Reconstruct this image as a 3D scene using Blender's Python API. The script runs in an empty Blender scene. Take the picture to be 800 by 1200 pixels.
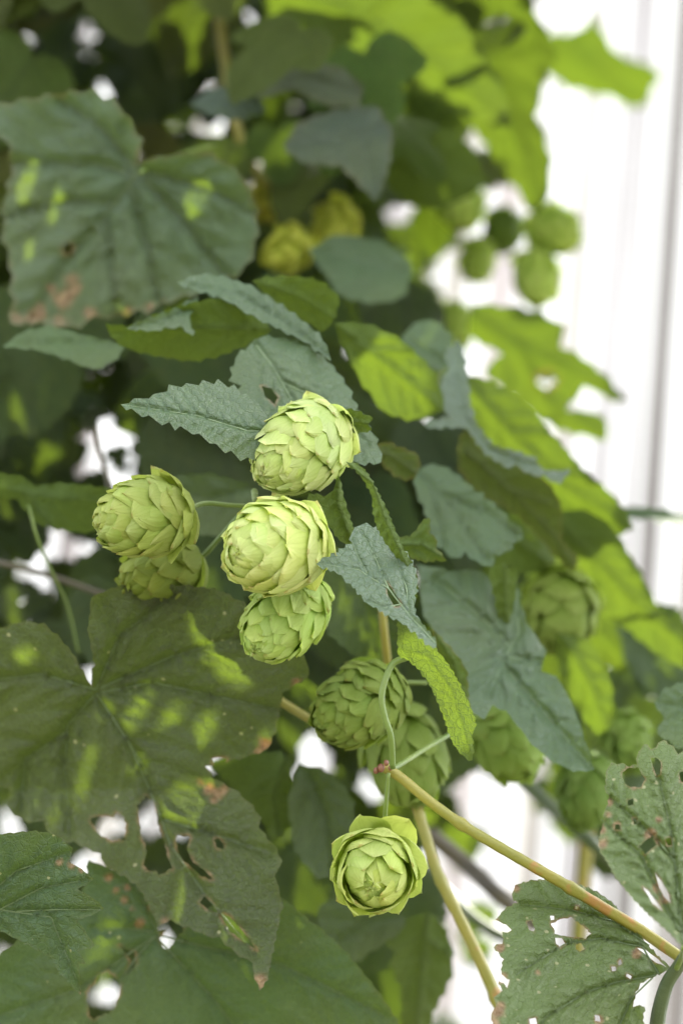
import bpy, math, random
import numpy as np
from mathutils import Vector, Matrix
from mathutils.geometry import delaunay_2d_cdt

rnd = random.Random(7)
scene = bpy.context.scene
C = scene.collection
R = math.radians

# ------------------------------------------------------------------ camera
cam_d = bpy.data.cameras.new('camera')
cam = bpy.data.objects.new('camera', cam_d)
C.objects.link(cam)
cam_d.sensor_fit = 'VERTICAL'
cam_d.sensor_height = 22.3
cam_d.sensor_width = 14.85
cam_d.lens = 50
cam_d.clip_start = 0.02
cam_d.clip_end = 2000
CAM_Z = 1.12
cam.matrix_world = Matrix.Translation((0, 0, CAM_Z)) @ Matrix.Rotation(R(90 + 14), 4, 'X') @ Matrix.Rotation(R(6), 4, 'Z')
MW = cam.matrix_world.copy()
M3 = MW.to_3x3()
cam_d.dof.use_dof = True
cam_d.dof.focus_distance = 0.885
cam_d.dof.aperture_fstop = 3.2
cam_d.dof.aperture_blades = 0
scene.camera = cam
K = 22.3 / 50 / 1200            # metres per photo pixel at a distance of one metre

def P(px, py, d):
    return MW @ Vector(((px - 400) * K * d, (600 - py) * K * d, -d))

MWn = np.array(MW)
def Pn(x, y, d):
    v = np.stack([(x - 400) * K * d, (600 - y) * K * d, -d, np.ones_like(d)], 1)
    return (v @ MWn.T)[:, :3]

MWi = np.array(MW.inverted())
def proj(p):
    q = MWi @ np.array([p[0], p[1], p[2], 1.0])
    d = -q[2]
    return q[0] / d / K + 400, 600 - q[1] / d / K, d

# ------------------------------------------------------------------ sun direction
SUN_EL, SUN_AZ = 58, 45          # azimuth: degrees right of straight ahead
S = Vector((math.sin(R(SUN_AZ)) * math.cos(R(SUN_EL)), math.cos(R(SUN_AZ)) * math.cos(R(SUN_EL)), math.sin(R(SUN_EL))))
Sn = np.array(S)

# ------------------------------------------------------------------ materials
class NT:
    def __init__(s, name):
        s.m = bpy.data.materials.new(name)
        s.m.use_nodes = True
        s.t = s.m.node_tree
        s.t.nodes.clear()
        s.out = s.t.nodes.new('ShaderNodeOutputMaterial')
    def n(s, typ, **kw):
        nd = s.t.nodes.new('ShaderNode' + typ)
        ins = kw.pop('ins', {})
        for k, v in kw.items():
            setattr(nd, k, v)
        for k, v in ins.items():
            if isinstance(v, bpy.types.NodeSocket):
                s.t.links.new(v, nd.inputs[k])
            else:
                nd.inputs[k].default_value = v
        return nd
    def math(s, op, a, b=0.0, c=None, clamp=False):
        ins = {0: a, 1: b}
        if c is not None: ins[2] = c
        return s.n('Math', operation=op, use_clamp=clamp, ins=ins).outputs[0]
    def mix(s, f, a, b, blend='MIX'):
        nd = s.n('Mix', data_type='RGBA', blend_type=blend)
        for k, v in ((0, f), (6, a), (7, b)):
            if isinstance(v, bpy.types.NodeSocket): s.t.links.new(v, nd.inputs[k])
            else: nd.inputs[k].default_value = v
        return nd.outputs[2]
    def ramp(s, f, stops):
        nd = s.n('ValToRGB', ins={0: f})
        el = nd.color_ramp.elements
        while len(el) < len(stops): el.new(0.5)
        for e, (p, c) in zip(el, stops):
            e.position = p
            e.color = c if len(c) == 4 else (*c, 1)
        return nd.outputs[0]

def leaf_material(name='hop_leaf', trans=0.42, tcol=(0.082, 0.115, 0.008), rough=0.42, spec=0.5):
    t = NT(name)
    obj = t.n('ObjectInfo')
    geo = t.n('NewGeometry')
    tex = t.n('TexCoord').outputs['Object']
    att = t.n('Attribute', attribute_name='leafdata', attribute_type='GEOMETRY')
    sep = t.n('SeparateColor', ins={0: att.outputs['Color']})
    vein, brown, spot, tone = sep.outputs[0], sep.outputs[1], sep.outputs[2], att.outputs['Alpha']
    n1 = t.n('TexNoise', ins={'Vector': tex, 'Scale': 38.0, 'Detail': 5.0, 'Roughness': 0.6}).outputs[0]
    n2 = t.n('TexNoise', ins={'Vector': tex, 'Scale': 420.0, 'Detail': 3.0, 'Roughness': 0.6}).outputs[0]
    cell = t.n('TexVoronoi', feature='DISTANCE_TO_EDGE', ins={'Vector': tex, 'Scale': 330.0, 'Randomness': 0.9}).outputs['Distance']
    cell2 = t.n('TexVoronoi', feature='DISTANCE_TO_EDGE', ins={'Vector': tex, 'Scale': 900.0, 'Randomness': 1.0}).outputs['Distance']
    net = t.math('SUBTRACT', 1.0, t.math('MULTIPLY', cell, 9.0, clamp=True))      # fine net of veins
    net2 = t.math('SUBTRACT', 1.0, t.math('MULTIPLY', cell2, 7.0, clamp=True))
    base = obj.outputs['Color']
    v = t.math('ADD', 0.72, t.math('MULTIPLY', n1, 0.56))
    base = t.mix(1.0, base, t.n('CombineColor', ins={0: v, 1: v, 2: v}).outputs[0], 'MULTIPLY')
    big = t.n('TexNoise', ins={'Vector': tex, 'Scale': 14.0, 'Detail': 3.0}).outputs[0]
    base = t.mix(t.ramp(big, [(0.50, (0, 0, 0)), (0.75, (0.4, 0.4, 0.4))]), base, (0.115, 0.125, 0.030, 1))
    # paler underside of the blade
    base = t.mix(t.math('MULTIPLY', geo.outputs['Backfacing'], 0.12), base, (0.16, 0.21, 0.09, 1))
    base = t.mix(t.math('MULTIPLY', net, 0.28), base, (0.13, 0.19, 0.05, 1))
    vt = t.math('MULTIPLY_ADD', vein, tone, 1.0)  # vein colour; negative tone also paints the shade of sunken veins
    base = t.mix(1.0, base, t.n('CombineColor', ins={0: vt, 1: vt, 2: vt}).outputs[0], 'MULTIPLY')
    # pale mite specks and dry patches
    sv = t.n('TexVoronoi', ins={'Vector': tex, 'Scale': 260.0, 'Randomness': 1.0})
    speck = t.math('MULTIPLY', t.math('LESS_THAN', sv.outputs['Distance'], t.math('MULTIPLY', t.n('SeparateColor', ins={0: sv.outputs['Color']}).outputs[1], 0.26)),
                   t.math('GREATER_THAN', t.n('SeparateColor', ins={0: sv.outputs['Color']}).outputs[0], t.math('SUBTRACT', 1.0, spot)))
    base = t.mix(t.math('MULTIPLY', speck, 0.75), base, (0.42, 0.40, 0.22, 1))
    dry = t.ramp(n2, [(0.35, (0.15, 0.080, 0.035)), (0.65, (0.36, 0.25, 0.13))])
    base = t.mix(brown, base, dry)
    tr = t.mix(t.math('MULTIPLY', vein, 0.45), (*tcol, 1), (0.035, 0.052, 0.004, 1))
    tr = t.mix(t.math('MULTIPLY', net, 0.16), tr, (0.034, 0.056, 0.003, 1))
    tr = t.mix(t.math('MULTIPLY', n1, 0.55), tr, (0.050, 0.095, 0.004, 1))
    tr = t.mix(brown, tr, (0.14, 0.06, 0.015, 1))
    h = t.math('MULTIPLY_ADD', n2, 0.5, t.math('MULTIPLY_ADD', net, -0.5, t.math('MULTIPLY', net2, -0.25)))
    bump = t.n('Bump', ins={'Strength': 0.8, 'Distance': 0.0007, 'Height': h}).outputs[0]
    rg = t.math('MULTIPLY_ADD', n1, 0.25, rough - 0.1)
    pb = t.n('BsdfPrincipled', ins={'Base Color': base, 'Roughness': rg, 'Specular IOR Level': obj.outputs['Alpha'], 'Normal': bump})
    tb = t.n('BsdfTranslucent', ins={'Color': tr, 'Normal': bump})
    mx = t.n('MixShader', ins={0: trans, 1: pb.outputs[0], 2: tb.outputs[0]})
    t.t.links.new(mx.outputs[0], t.out.inputs[0])
    return t.m

def bract_material():
    t = NT('hop_bract')
    obj = t.n('ObjectInfo')
    uv = t.n('UVMap').outputs[0]
    sx = t.n('SeparateXYZ', ins={0: uv})
    u, v = sx.outputs[0], sx.outputs[1]
    tex = t.n('TexCoord').outputs['Object']
    n1 = t.n('TexNoise', ins={'Vector': tex, 'Scale': 160.0, 'Detail': 4.0}).outputs[0]
    n2 = t.n('TexNoise', ins={'Vector': tex, 'Scale': 1400.0, 'Detail': 2.0}).outputs[0]
    # parallel ribs fanning out along the bract
    rib = t.math('SINE', t.math('MULTIPLY_ADD', u, 44.0, t.math('MULTIPLY', n1, 4.0)))
    rib = t.math('MULTIPLY', t.math('ADD', rib, 1.0), 0.5)
    base = t.ramp(v, [(0.0, (0.18, 0.28, 0.055)), (0.40, (0.37, 0.46, 0.13)), (0.80, (0.53, 0.59, 0.245)), (1.0, (0.60, 0.62, 0.31))])
    base = t.mix(t.math('MULTIPLY', rib, 0.10), base, (0.30, 0.38, 0.06, 1))
    base = t.mix(t.math('MULTIPLY', n1, 0.35), base, (0.44, 0.50, 0.12, 1))
    edge = t.math('POWER', t.math('ABSOLUTE', t.math('MULTIPLY_ADD', u, 2.0, -1.0)), 8.0)
    base = t.mix(t.math('MULTIPLY', edge, 0.35), base, (0.66, 0.65, 0.32, 1))
    tipdry = t.math('MULTIPLY', t.math('GREATER_THAN', v, 0.95), t.math('GREATER_THAN', obj.outputs['Random'], 0.55))
    base = t.mix(t.math('MULTIPLY', tipdry, 0.45), base, (0.40, 0.20, 0.06, 1))
    rust = t.n('TexNoise', ins={'Vector': tex, 'Scale': 520.0, 'Detail': 2.0}).outputs[0]
    base = t.mix(t.ramp(rust, [(0.70, (0, 0, 0)), (0.76, (0.55, 0.55, 0.55))]), base, (0.30, 0.17, 0.05, 1))
    rib2 = t.math('POWER', t.math('MULTIPLY', t.math('ADD', t.math('SINE', t.math('MULTIPLY_ADD', u, 70.0, t.math('MULTIPLY', n1, 6.0))), 1.0), 0.5), 6.0)
    base = t.mix(t.math('MULTIPLY', rib2, 0.22), base, (0.22, 0.32, 0.05, 1))
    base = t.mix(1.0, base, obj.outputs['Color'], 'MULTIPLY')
    h = t.math('MULTIPLY_ADD', rib, 0.16, t.math('MULTIPLY_ADD', n2, 0.25, t.math('MULTIPLY', n1, 0.5)))
    bump = t.n('Bump', ins={'Strength': 0.75, 'Distance': 0.0006, 'Height': h}).outputs[0]
    pb = t.n('BsdfPrincipled', ins={'Base Color': base, 'Roughness': 0.62, 'Specular IOR Level': 0.22, 'Normal': bump})
    tb = t.n('BsdfTranslucent', ins={'Color': t.mix(1.0, (0.55, 0.66, 0.17, 1), obj.outputs['Color'], 'MULTIPLY'), 'Normal': bump})
    mx = t.n('MixShader', ins={0: 0.44, 1: pb.outputs[0], 2: tb.outputs[0]})
    t.t.links.new(mx.outputs[0], t.out.inputs[0])
    return t.m

def stem_material(name, c1, c2, red=0.0):
    t = NT(name)
    tex = t.n('TexCoord').outputs['Object']
    n1 = t.n('TexNoise', ins={'Vector': tex, 'Scale': 55.0, 'Detail': 4.0}).outputs[0]
    n2 = t.n('TexNoise', ins={'Vector': tex, 'Scale': 700.0, 'Detail': 3.0}).outputs[0]
    base = t.ramp(n1, [(0.3, c1), (0.7, c2)])
    if red:
        n3 = t.n('TexNoise', ins={'Vector': tex, 'Scale': 120.0, 'Detail': 2.0}).outputs[0]
        base = t.mix(t.math('MULTIPLY', t.ramp(n3, [(0.60, (0, 0, 0)), (0.70, (1, 1, 1))]), red), base, (0.32, 0.09, 0.03, 1))
    bump = t.n('Bump', ins={'Strength': 0.5, 'Distance': 0.0006, 'Height': n2}).outputs[0]
    pb = t.n('BsdfPrincipled', ins={'Base Color': base, 'Roughness': 0.5, 'Subsurface Weight': 0.0, 'Normal': bump})
    t.t.links.new(pb.outputs[0], t.out.inputs[0])
    return t.m

MAT_LEAF = leaf_material()
MAT_BRACT = bract_material()
MAT_STEM = stem_material('young_stem', (0.15, 0.150, 0.014), (0.22, 0.185, 0.024), 0.5)
MAT_STALK = stem_material('green_stalk', (0.075, 0.125, 0.016), (0.12, 0.165, 0.026))
MAT_OLD = stem_material('woody_stem', (0.045, 0.036, 0.022), (0.08, 0.066, 0.04))
MAT_NODE = stem_material('red_node', (0.09, 0.022, 0.012), (0.17, 0.07, 0.03))
MAT_VEIN = stem_material('leaf_vein', (0.075, 0.11, 0.04), (0.095, 0.13, 0.05))
MAT_PALEVEIN = stem_material('pale_leaf_vein', (0.13, 0.18, 0.09), (0.16, 0.21, 0.11))
MAT_DARKSTEM = stem_material('dark_green_stem', (0.035, 0.055, 0.016), (0.06, 0.08, 0.024))

# ------------------------------------------------------------------ object helpers
def link(o, parent=None):
    C.objects.link(o)
    if parent is not None: o.parent = parent
    return o

def tag(o, label, cat, group=None, kind=None):
    if label: o['label'] = label
    if cat: o['category'] = cat
    if group: o['group'] = group
    if kind: o['kind'] = kind
    return o

def mesh_obj(name, verts, faces, mat, parent=None, loc=None, smooth=True, data=None, uv=None):
    me = bpy.data.meshes.new(name)
    me.from_pydata([tuple(map(float, v)) for v in verts], [], faces)
    if smooth: me.shade_smooth()
    me.materials.append(mat)
    if data is not None:
        a = me.color_attributes.new('leafdata', 'FLOAT_COLOR', 'POINT')
        a.data.foreach_set('color', np.asarray(data, dtype=np.float32).ravel())
    if uv is not None:
        l = me.uv_layers.new(name='UVMap')
        idx = np.zeros(len(me.loops), dtype=np.int32)
        me.loops.foreach_get('vertex_index', idx)
        l.data.foreach_set('uv', np.asarray(uv, dtype=np.float32)[idx].ravel())
    o = bpy.data.objects.new(name, me)
    if loc is not None: o.location = loc
    return link(o, parent)

def empty(name, loc, parent=None):
    o = bpy.data.objects.new(name, None)
    o.empty_display_size = 0.01
    o.location = loc
    return link(o, parent)

def smooth_path(pts, n=6):
    pts = [Vector(p) for p in pts]
    if len(pts) < 3: 
        return [pts[0].lerp(pts[-1], i / 4) for i in range(5)]
    out = []
    q = [2 * pts[0] - pts[1]] + pts + [2 * pts[-1] - pts[-2]]
    for i in range(1, len(q) - 2):
        for k in range(n):
            t = k / n
            a, b, c, d = q[i - 1], q[i], q[i + 1], q[i + 2]
            out.append(0.5 * ((2 * b) + (c - a) * t + (2 * a - 5 * b + 4 * c - d) * t * t + (3 * b - a - 3 * c + d) * t ** 3))
    out.append(pts[-1])
    return out

def tube(name, pts, r0, r1, mat, parent=None, origin=None, sides=10, knobby=0.0, ridge=0.0, nodes=()):
    path = smooth_path(pts)
    o0 = Vector(origin) if origin is not None else path[0].copy()
    V, F = [], []
    up = Vector((0.3, 0.9, 0.1))
    n = len(path)
    for i, p in enumerate(path):
        tdir = (path[min(i + 1, n - 1)] - path[max(i - 1, 0)]).normalized()
        a = tdir.cross(up).normalized()
        b = tdir.cross(a).normalized()
        f = i / (n - 1)
        r = r0 + (r1 - r0) * f
        r *= 1 + knobby * math.sin(i * 1.9 + r0 * 9000)
        for q in nodes: r *= 1 + 0.28 * math.exp(-((f - q) / 0.012) ** 2)
        for k in range(sides):
            an = 2 * math.pi * k / sides
            V.append(p + (a * math.cos(an) + b * math.sin(an)) * r * (1 + ridge * math.cos(5 * an + 3 * f)) - o0)
    for i in range(n - 1):
        for k in range(sides):
            k2 = (k + 1) % sides
            F.append((i * sides + k, i * sides + k2, (i + 1) * sides + k2, (i + 1) * sides + k))
    F.append(tuple(range(sides - 1, -1, -1)))
    F.append(tuple((n - 1) * sides + k for k in range(sides)))
    return mesh_obj(name, V, F, mat, parent, None if (parent is not None) else o0)

# ------------------------------------------------------------------ leaves
def pts_of(s):
    return [tuple(float(c) for c in p.split(',')) for p in s.split()]

def inside(poly, X, Y):
    res = np.zeros(len(X), dtype=bool)
    px, py = poly[:, 0], poly[:, 1]
    qx, qy = np.roll(px, -1), np.roll(py, -1)
    for i in range(len(poly)):
        c = ((py[i] > Y) != (qy[i] > Y))
        if not c.any(): continue
        xs = (qx[i] - px[i]) * (Y - py[i]) / (qy[i] - py[i] + 1e-12) + px[i]
        res ^= c & (X < xs)
    return res

def seg_dist(X, Y, segs):
    """distance of each point to the nearest of the segments, and that segment's weight"""
    best = np.full(len(X), 1e9)
    bw = np.ones(len(X))
    for (ax, ay, bx, by, w) in segs:
        dx, dy = bx - ax, by - ay
        L = dx * dx + dy * dy + 1e-9
        t = np.clip(((X - ax) * dx + (Y - ay) * dy) / L, 0, 1)
        d = np.hypot(X - ax - t * dx, Y - ay - t * dy)
        m = d / w < best / bw
        best = np.where(m, d, best)
        bw = np.where(m, w, bw)
    return best, bw

def toothed(out, tl, amp, apex=None, rn=rnd):
    pts = np.array(out)
    n = len(pts)
    if tl <= 0: return pts
    if apex is None:
        apex = int(np.argmax(np.hypot(*(pts - pts[0]).T)))
    nxt = np.roll(pts, -1, 0)
    seg = np.hypot(*(nxt - pts).T)
    cum = np.concatenate([[0], np.cumsum(seg)])
    tot = cum[-1]
    area = 0.5 * np.sum(pts[:, 0] * nxt[:, 1] - nxt[:, 0] * pts[:, 1])
    sg = 1 if area > 0 else -1
    sap = cum[apex]
    items = []
    for i in range(n):
        a, b = pts[i] - pts[i - 1], nxt[i] - pts[i]
        ang = abs(math.atan2(a[0] * b[1] - a[1] * b[0], a @ b))
        if ang > 0.6: items.append((cum[i], 0.0, True))
    s = tl * 0.5
    while s < tot - tl * 0.6:
        l = tl * rn.uniform(0.7, 1.35)
        lean = 0.72 if s < sap else 0.28
        a = amp * rn.uniform(0.6, 1.3)
        items.append((s, 0.0, False))
        items.append((s + l * lean, a, False))
        s += l
    items.sort()
    res, last = [], -1e9
    corners = [c[0] for c in items if c[2]]
    for (q, a, c) in items:
        if not c and any(abs(q - k) < tl * 0.3 for k in corners): continue
        if q - last < tl * 0.12: continue
        i = min(int(np.searchsorted(cum, q, side='right') - 1), n - 1)
        f = (q - cum[i]) / max(seg[i], 1e-6)
        p = pts[i] + (nxt[i] - pts[i]) * f
        t = (nxt[i] - pts[i]) / max(seg[i], 1e-6)
        res.append(p + a * sg * np.array([t[1], -t[0]]))
        last = q
    return np.array(res)

def side_veins(mains, poly, spacing, rn):
    """secondary veins leaving each main vein at about 45 degrees"""
    segs = []
    for mv in mains:
        pv = np.array(mv)
        sl = np.hypot(*np.diff(pv, axis=0).T)
        tot = sl.sum()
        base_w = 1.0
        m = len(sl)
        acc = 0
        for i in range(m):
            w0 = 1.9 - 1.0 * (acc / tot)
            segs.append((*pv[i], *pv[i + 1], max(w0, 0.8)))
            acc += sl[i]
        s, side = spacing * 0.8, 1
        while s < tot * 0.95:
            acc = 0
            for i in range(m):
                if acc + sl[i] >= s: break
                acc += sl[i]
            f = (s - acc) / sl[i]
            p = pv[i] + (pv[i + 1] - pv[i]) * f
            t = (pv[i + 1] - pv[i]) / sl[i]
            for side in (1, -1):
                an = side * R(rn.uniform(42, 56))
                d = np.array([t[0] * math.cos(an) - t[1] * math.sin(an), t[0] * math.sin(an) + t[1] * math.cos(an)])
                q = p.copy()
                step = spacing * 0.35
                for k in range(9):
                    q2 = q + d * step
                    if not inside(poly, np.array([q2[0]]), np.array([q2[1]]))[0]: break
                    # stop when closer to another main vein
                    segs.append((*q, *q2, 0.75 - 0.05 * k))
                    q = q2
                    an2 = -side * 0.05
                    d = np.array([d[0] * math.cos(an2) - d[1] * math.sin(an2), d[0] * math.sin(an2) + d[1] * math.cos(an2)])
            s += spacing * rn.uniform(0.85, 1.15)
    return segs

LEAVES = {}
GEO_V, GEO_F = [], []     # every named blade, for testing which sunbeams are free
SHADE = []      # world points that the leaves added overhead are placed to shade
LIT = []        # (world point, radius): sunbeams cut free through those leaves

def ragged(h, rn):
    """chewed edge: the outline of a hole broken up into small bites"""
    h = np.array(h, dtype=float)
    size = math.sqrt(np.ptp(h[:, 0]) * np.ptp(h[:, 1]))
    c = h.mean(0)
    out = []
    for i in range(len(h)):
        a, b = h[i], h[(i + 1) % len(h)]
        n = max(1, int(np.hypot(*(b - a)) / 3.2))
        for j in range(n):
            p = a + (b - a) * j / n
            k = rn.uniform(-.10, .07) if size > 9 else rn.uniform(-.22, .15)
            out.append(p + (p - c) * k)
    return np.array(out)

def blade(name, out, dfun, mains, parent, origin, tint, res=4.0, teeth=(0, 0), holes=(), puff=0.0012, brown=0.0, spot=0.0,
          tone=0.0, vspace=26, vw=1.3, under=False, seed=1, rip=0.003, apex=None, gloss=None, dry=()):
    if gloss is None: gloss = 0.15 if under else 0.6
    rn = random.Random(seed)
    poly = toothed(out, *teeth, apex=apex, rn=rn)
    hp = [ragged(h, rn) for h in holes]
    x0, y0 = poly.min(0); x1, y1 = poly.max(0)
    gx, gy = np.meshgrid(np.arange(x0, x1, res), np.arange(y0, y1, res * 0.87))
    gx = gx + (np.arange(gx.shape[0]) % 2)[:, None] * res * 0.5
    X, Y = gx.ravel(), gy.ravel()
    rs = np.random.RandomState(seed)
    X = X + rs.uniform(-.15, .15, len(X)) * res
    Y = Y + rs.uniform(-.15, .15, len(Y)) * res
    m = inside(poly, X, Y)
    for h in hp: m &= ~inside(h, X, Y)
    X, Y = X[m], Y[m]
    osegs = [(*poly[i], *poly[(i + 1) % len(poly)], 1.0) for i in range(len(poly))]
    hsegs = [(*h[i], *h[(i + 1) % len(h)], 1.0) for h in hp for i in range(len(h))]
    de, _ = seg_dist(X, Y, osegs + hsegs)
    X, Y = X[de > res * 0.45], Y[de > res * 0.45]
    P2, E = [], []
    for loop in [poly] + hp:
        # densify the edge
        b = len(P2)
        lp = []
        for i in range(len(loop)):
            a, c = loop[i], loop[(i + 1) % len(loop)]
            k = max(1, int(np.hypot(*(c - a)) / (res * 1.3)))
            for j in range(k): lp.append(a + (c - a) * j / k)
        P2 += [Vector(p) for p in lp]
        E += [(b + i, b + (i + 1) % len(lp)) for i in range(len(lp))]
    P2 += [Vector((a, c)) for a, c in zip(X, Y)]
    vs, es, fs, *_ = delaunay_2d_cdt(P2, E, [], 0, 1e-4)
    A = np.array([tuple(v) for v in vs])
    T = np.array([f for f in fs if len(f) == 3])
    cx, cy = A[T].mean(1).T
    k = inside(poly, cx, cy)
    for h in hp: k &= ~inside(h, cx, cy)
    T = T[k]
    used = np.unique(T)
    remap = -np.ones(len(A), dtype=int); remap[used] = np.arange(len(used))
    A = A[used]; T = remap[T]
    X, Y = A[:, 0], A[:, 1]
    segs = side_veins(mains, poly, vspace, rn) if mains else []
    if segs:
        dv, w = seg_dist(X, Y, segs)
        vein = np.clip(1.25 - dv / (vw * w + 0.35), 0, 1) * np.clip(w, 0.45, 1.2) / 1.2
        pf = np.exp(-(dv / (vspace * 0.22)) ** 2) * np.clip(w, 0.5, 1.6)
    else:
        vein = np.zeros(len(X)); pf = np.zeros(len(X))
    D = dfun(X, Y)
    ph = rs.uniform(0, 6.28, 6)
    rp = rip * (np.sin(X / 31 + ph[0] + np.sin(Y / 47 + ph[1])) + np.sin(Y / 37 + ph[2] + np.sin(X / 41 + ph[3])) + 0.5 * np.sin((X + Y) / 17 + ph[4]))
    de, _ = seg_dist(X, Y, osegs)
    rp *= 0.45 + 0.55 * np.exp(-de / 22)
    D = D + rp + 1.7 * (puff * pf if not under else -puff * pf)
    br = np.zeros(len(X))
    if hsegs:
        dh, _ = seg_dist(X, Y, hsegs)
        br = np.maximum(br, np.clip(1.1 - dh / (res * 0.8), 0, 1) * (0.45 + 0.4 * np.sin(X / 7 + Y / 5)))
    if brown > 0:
        nz = 0.5 + 0.5 * np.sin(X / 13 + ph[5] + 1.7 * np.sin(Y / 19 + ph[1])) * np.sin(Y / 11 + ph[2])
        br = np.maximum(br, np.clip(nz * brown * 2.2 - de / (4 + 9 * brown), 0, 1))
        br = np.maximum(br, np.clip(0.9 - de / 1.6, 0, 1) * min(1, brown * 1.4))
    for (qx, qy, qr) in dry:
        nz = 0.5 * np.sin(X / 4.3 + ph[0]) * np.sin(Y / 5.1 + ph[1]) + 0.4 * np.sin(X / 9 + Y / 7 + ph[2])
        br = np.maximum(br, np.clip((1.0 - np.hypot(X - qx, Y - qy) / qr + 0.55 * nz) * 1.8, 0, 0.92))
    W = Pn(X, Y, D) - np.array(origin)
    # orient faces: front side = upper side of the leaf
    a, b, c = W[T[:, 0]], W[T[:, 1]], W[T[:, 2]]
    nrm = np.cross(b - a, c - a).sum(0)
    view = np.array(MW.translation) - (W.mean(0) + np.array(origin))
    flip = (nrm @ view < 0) != under
    if flip: T = T[:, ::-1]
    nb = sum(len(g) for g in GEO_V)
    GEO_V.append(W + np.array(origin)); GEO_F.append(T + nb)
    data = np.stack([vein, br, np.full(len(X), spot), np.full(len(X), tone)], 1)
    o = mesh_obj(name, W, T.tolist(), MAT_LEAF, parent, data=data)
    o.color = (*tint, gloss)
    return o

def plane(out, d0, g=(0, 0), fold=None, bend=0.0):
    c = np.array(out).mean(0)
    def f(X, Y):
        D = d0 + g[0] * (X - c[0]) / 100 + g[1] * (Y - c[1]) / 100
        if fold:
            (ax, ay), (bx, by), k = fold
            L = math.hypot(bx - ax, by - ay)
            s = ((X - ax) * (by - ay) - (Y - ay) * (bx - ax)) / L
            D = D + k * (np.sqrt(s * s + 36) - 6) / 100
        if bend:
            D = D + bend * (((X - c[0]) / 100) ** 2 + ((Y - c[1]) / 100) ** 2)
        return D
    return f

TOP = (0.060, 0.108, 0.036)
TOPG = (0.070, 0.122, 0.056)
UND = (0.080, 0.125, 0.018)
DRK = (0.036, 0.062, 0.022)  # shade put into the colour: darker leaf green for the plant's depth
OLI = (0.070, 0.090, 0.028)

def leaf(key, label, outline, d0, g=(0, 0), veins=(), fold=None, bend=0.0, petiole=None, pr=(0.0011, 0.0009), lit=False,
         shade=True, group=None, cat='leaf', tint=TOP, name='hop_leaf', dd=None, ribs=None, parts=False, **kw):
    out = pts_of(outline) if isinstance(outline, str) else outline
    f = plane(out, d0, g, fold, bend) if dd is None else dd
    mains = [pts_of(v) for v in veins]
    b = mains[0][0] if mains else out[0]
    org = P(b[0], b[1], float(f(np.array([b[0]]), np.array([b[1]]))[0]))
    kw.setdefault('seed', (hash_(key)))
    if petiole or ribs or parts:
        t = empty(name, org)
        o = blade('blade', out, f, mains, t, org, tint, **kw)
    else:
        t = o = blade(name, out, f, mains, None, org, tint, **kw)
        o.location = org
    tag(t, label, cat, group)
    if ribs:                                     # the main veins stand out as ribs of their own
        bv = GEO_V[-1]
        pj = np.linalg.inv(MWn) @ np.concatenate([bv.T, np.ones((1, len(bv)))])
        bx, by, bd = pj[0] / -pj[2] / K + 400, 600 - pj[1] / -pj[2] / K, -pj[2]
        for q, mv in enumerate(mains):
            pp = []
            dense = []
            for (p0, p1) in zip(mv[:-1], mv[1:]):
                n = max(2, int(math.hypot(p1[0] - p0[0], p1[1] - p0[1]) / 9))
                dense += [(p0[0] + (p1[0] - p0[0]) * i / n, p0[1] + (p1[1] - p0[1]) * i / n) for i in range(n)]
            dense.append(mv[-1])
            for (x, y) in dense:
                dist = np.hypot(bx - x, by - y)
                j = int(np.argmin(dist))
                if dist[j] > 7: break
                pp.append(P(x, y, bd[j] - 0.00005) - org)
            if len(pp) > 3:
                r0 = 0.00042 if q == 0 else 0.00034
                tube('vein', pp, r0, r0 * 0.3, MAT_PALEVEIN if ribs == 'pale' else MAT_VEIN, t, origin=(0, 0, 0), sides=6)
    if petiole:
        pp = []
        for q in petiole:
            dq = q[2] if len(q) > 2 else float(f(np.array([q[0]]), np.array([q[1]]))[0])
            pp.append(P(q[0], q[1], dq) - org)
        tube('petiole', pp, pr[0], pr[1], MAT_STALK, t, origin=(0, 0, 0), sides=8)
    LEAVES[key] = (t, out, f)
    o_np = np.array(out)
    n = 0
    x0, y0 = o_np.min(0); x1, y1 = o_np.max(0)
    st = 16.0 if lit else 30.0
    gx, gy = np.meshgrid(np.arange(x0, x1 + st, st), np.arange(y0, y1 + st, st))
    X, Y = gx.ravel(), gy.ravel()
    m = inside(o_np, X, Y)
    X, Y = X[m], Y[m]
    if lit and len(X):                           # keep clear of the edge, so that little sun spills past it
        de, _ = seg_dist(X, Y, [(*o_np[i], *o_np[(i + 1) % len(o_np)], 1.0) for i in range(len(o_np))])
        X, Y = X[de > 13], Y[de > 13]
    if len(X):
        W = Pn(X, Y, f(X, Y))
        for w in W:
            if lit: LIT.append((w, 0.007))
            elif shade: SHADE.append(w)
    return t

def hash_(s):
    h = 7
    for c in s: h = (h * 131 + ord(c)) % 100003
    return h

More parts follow.
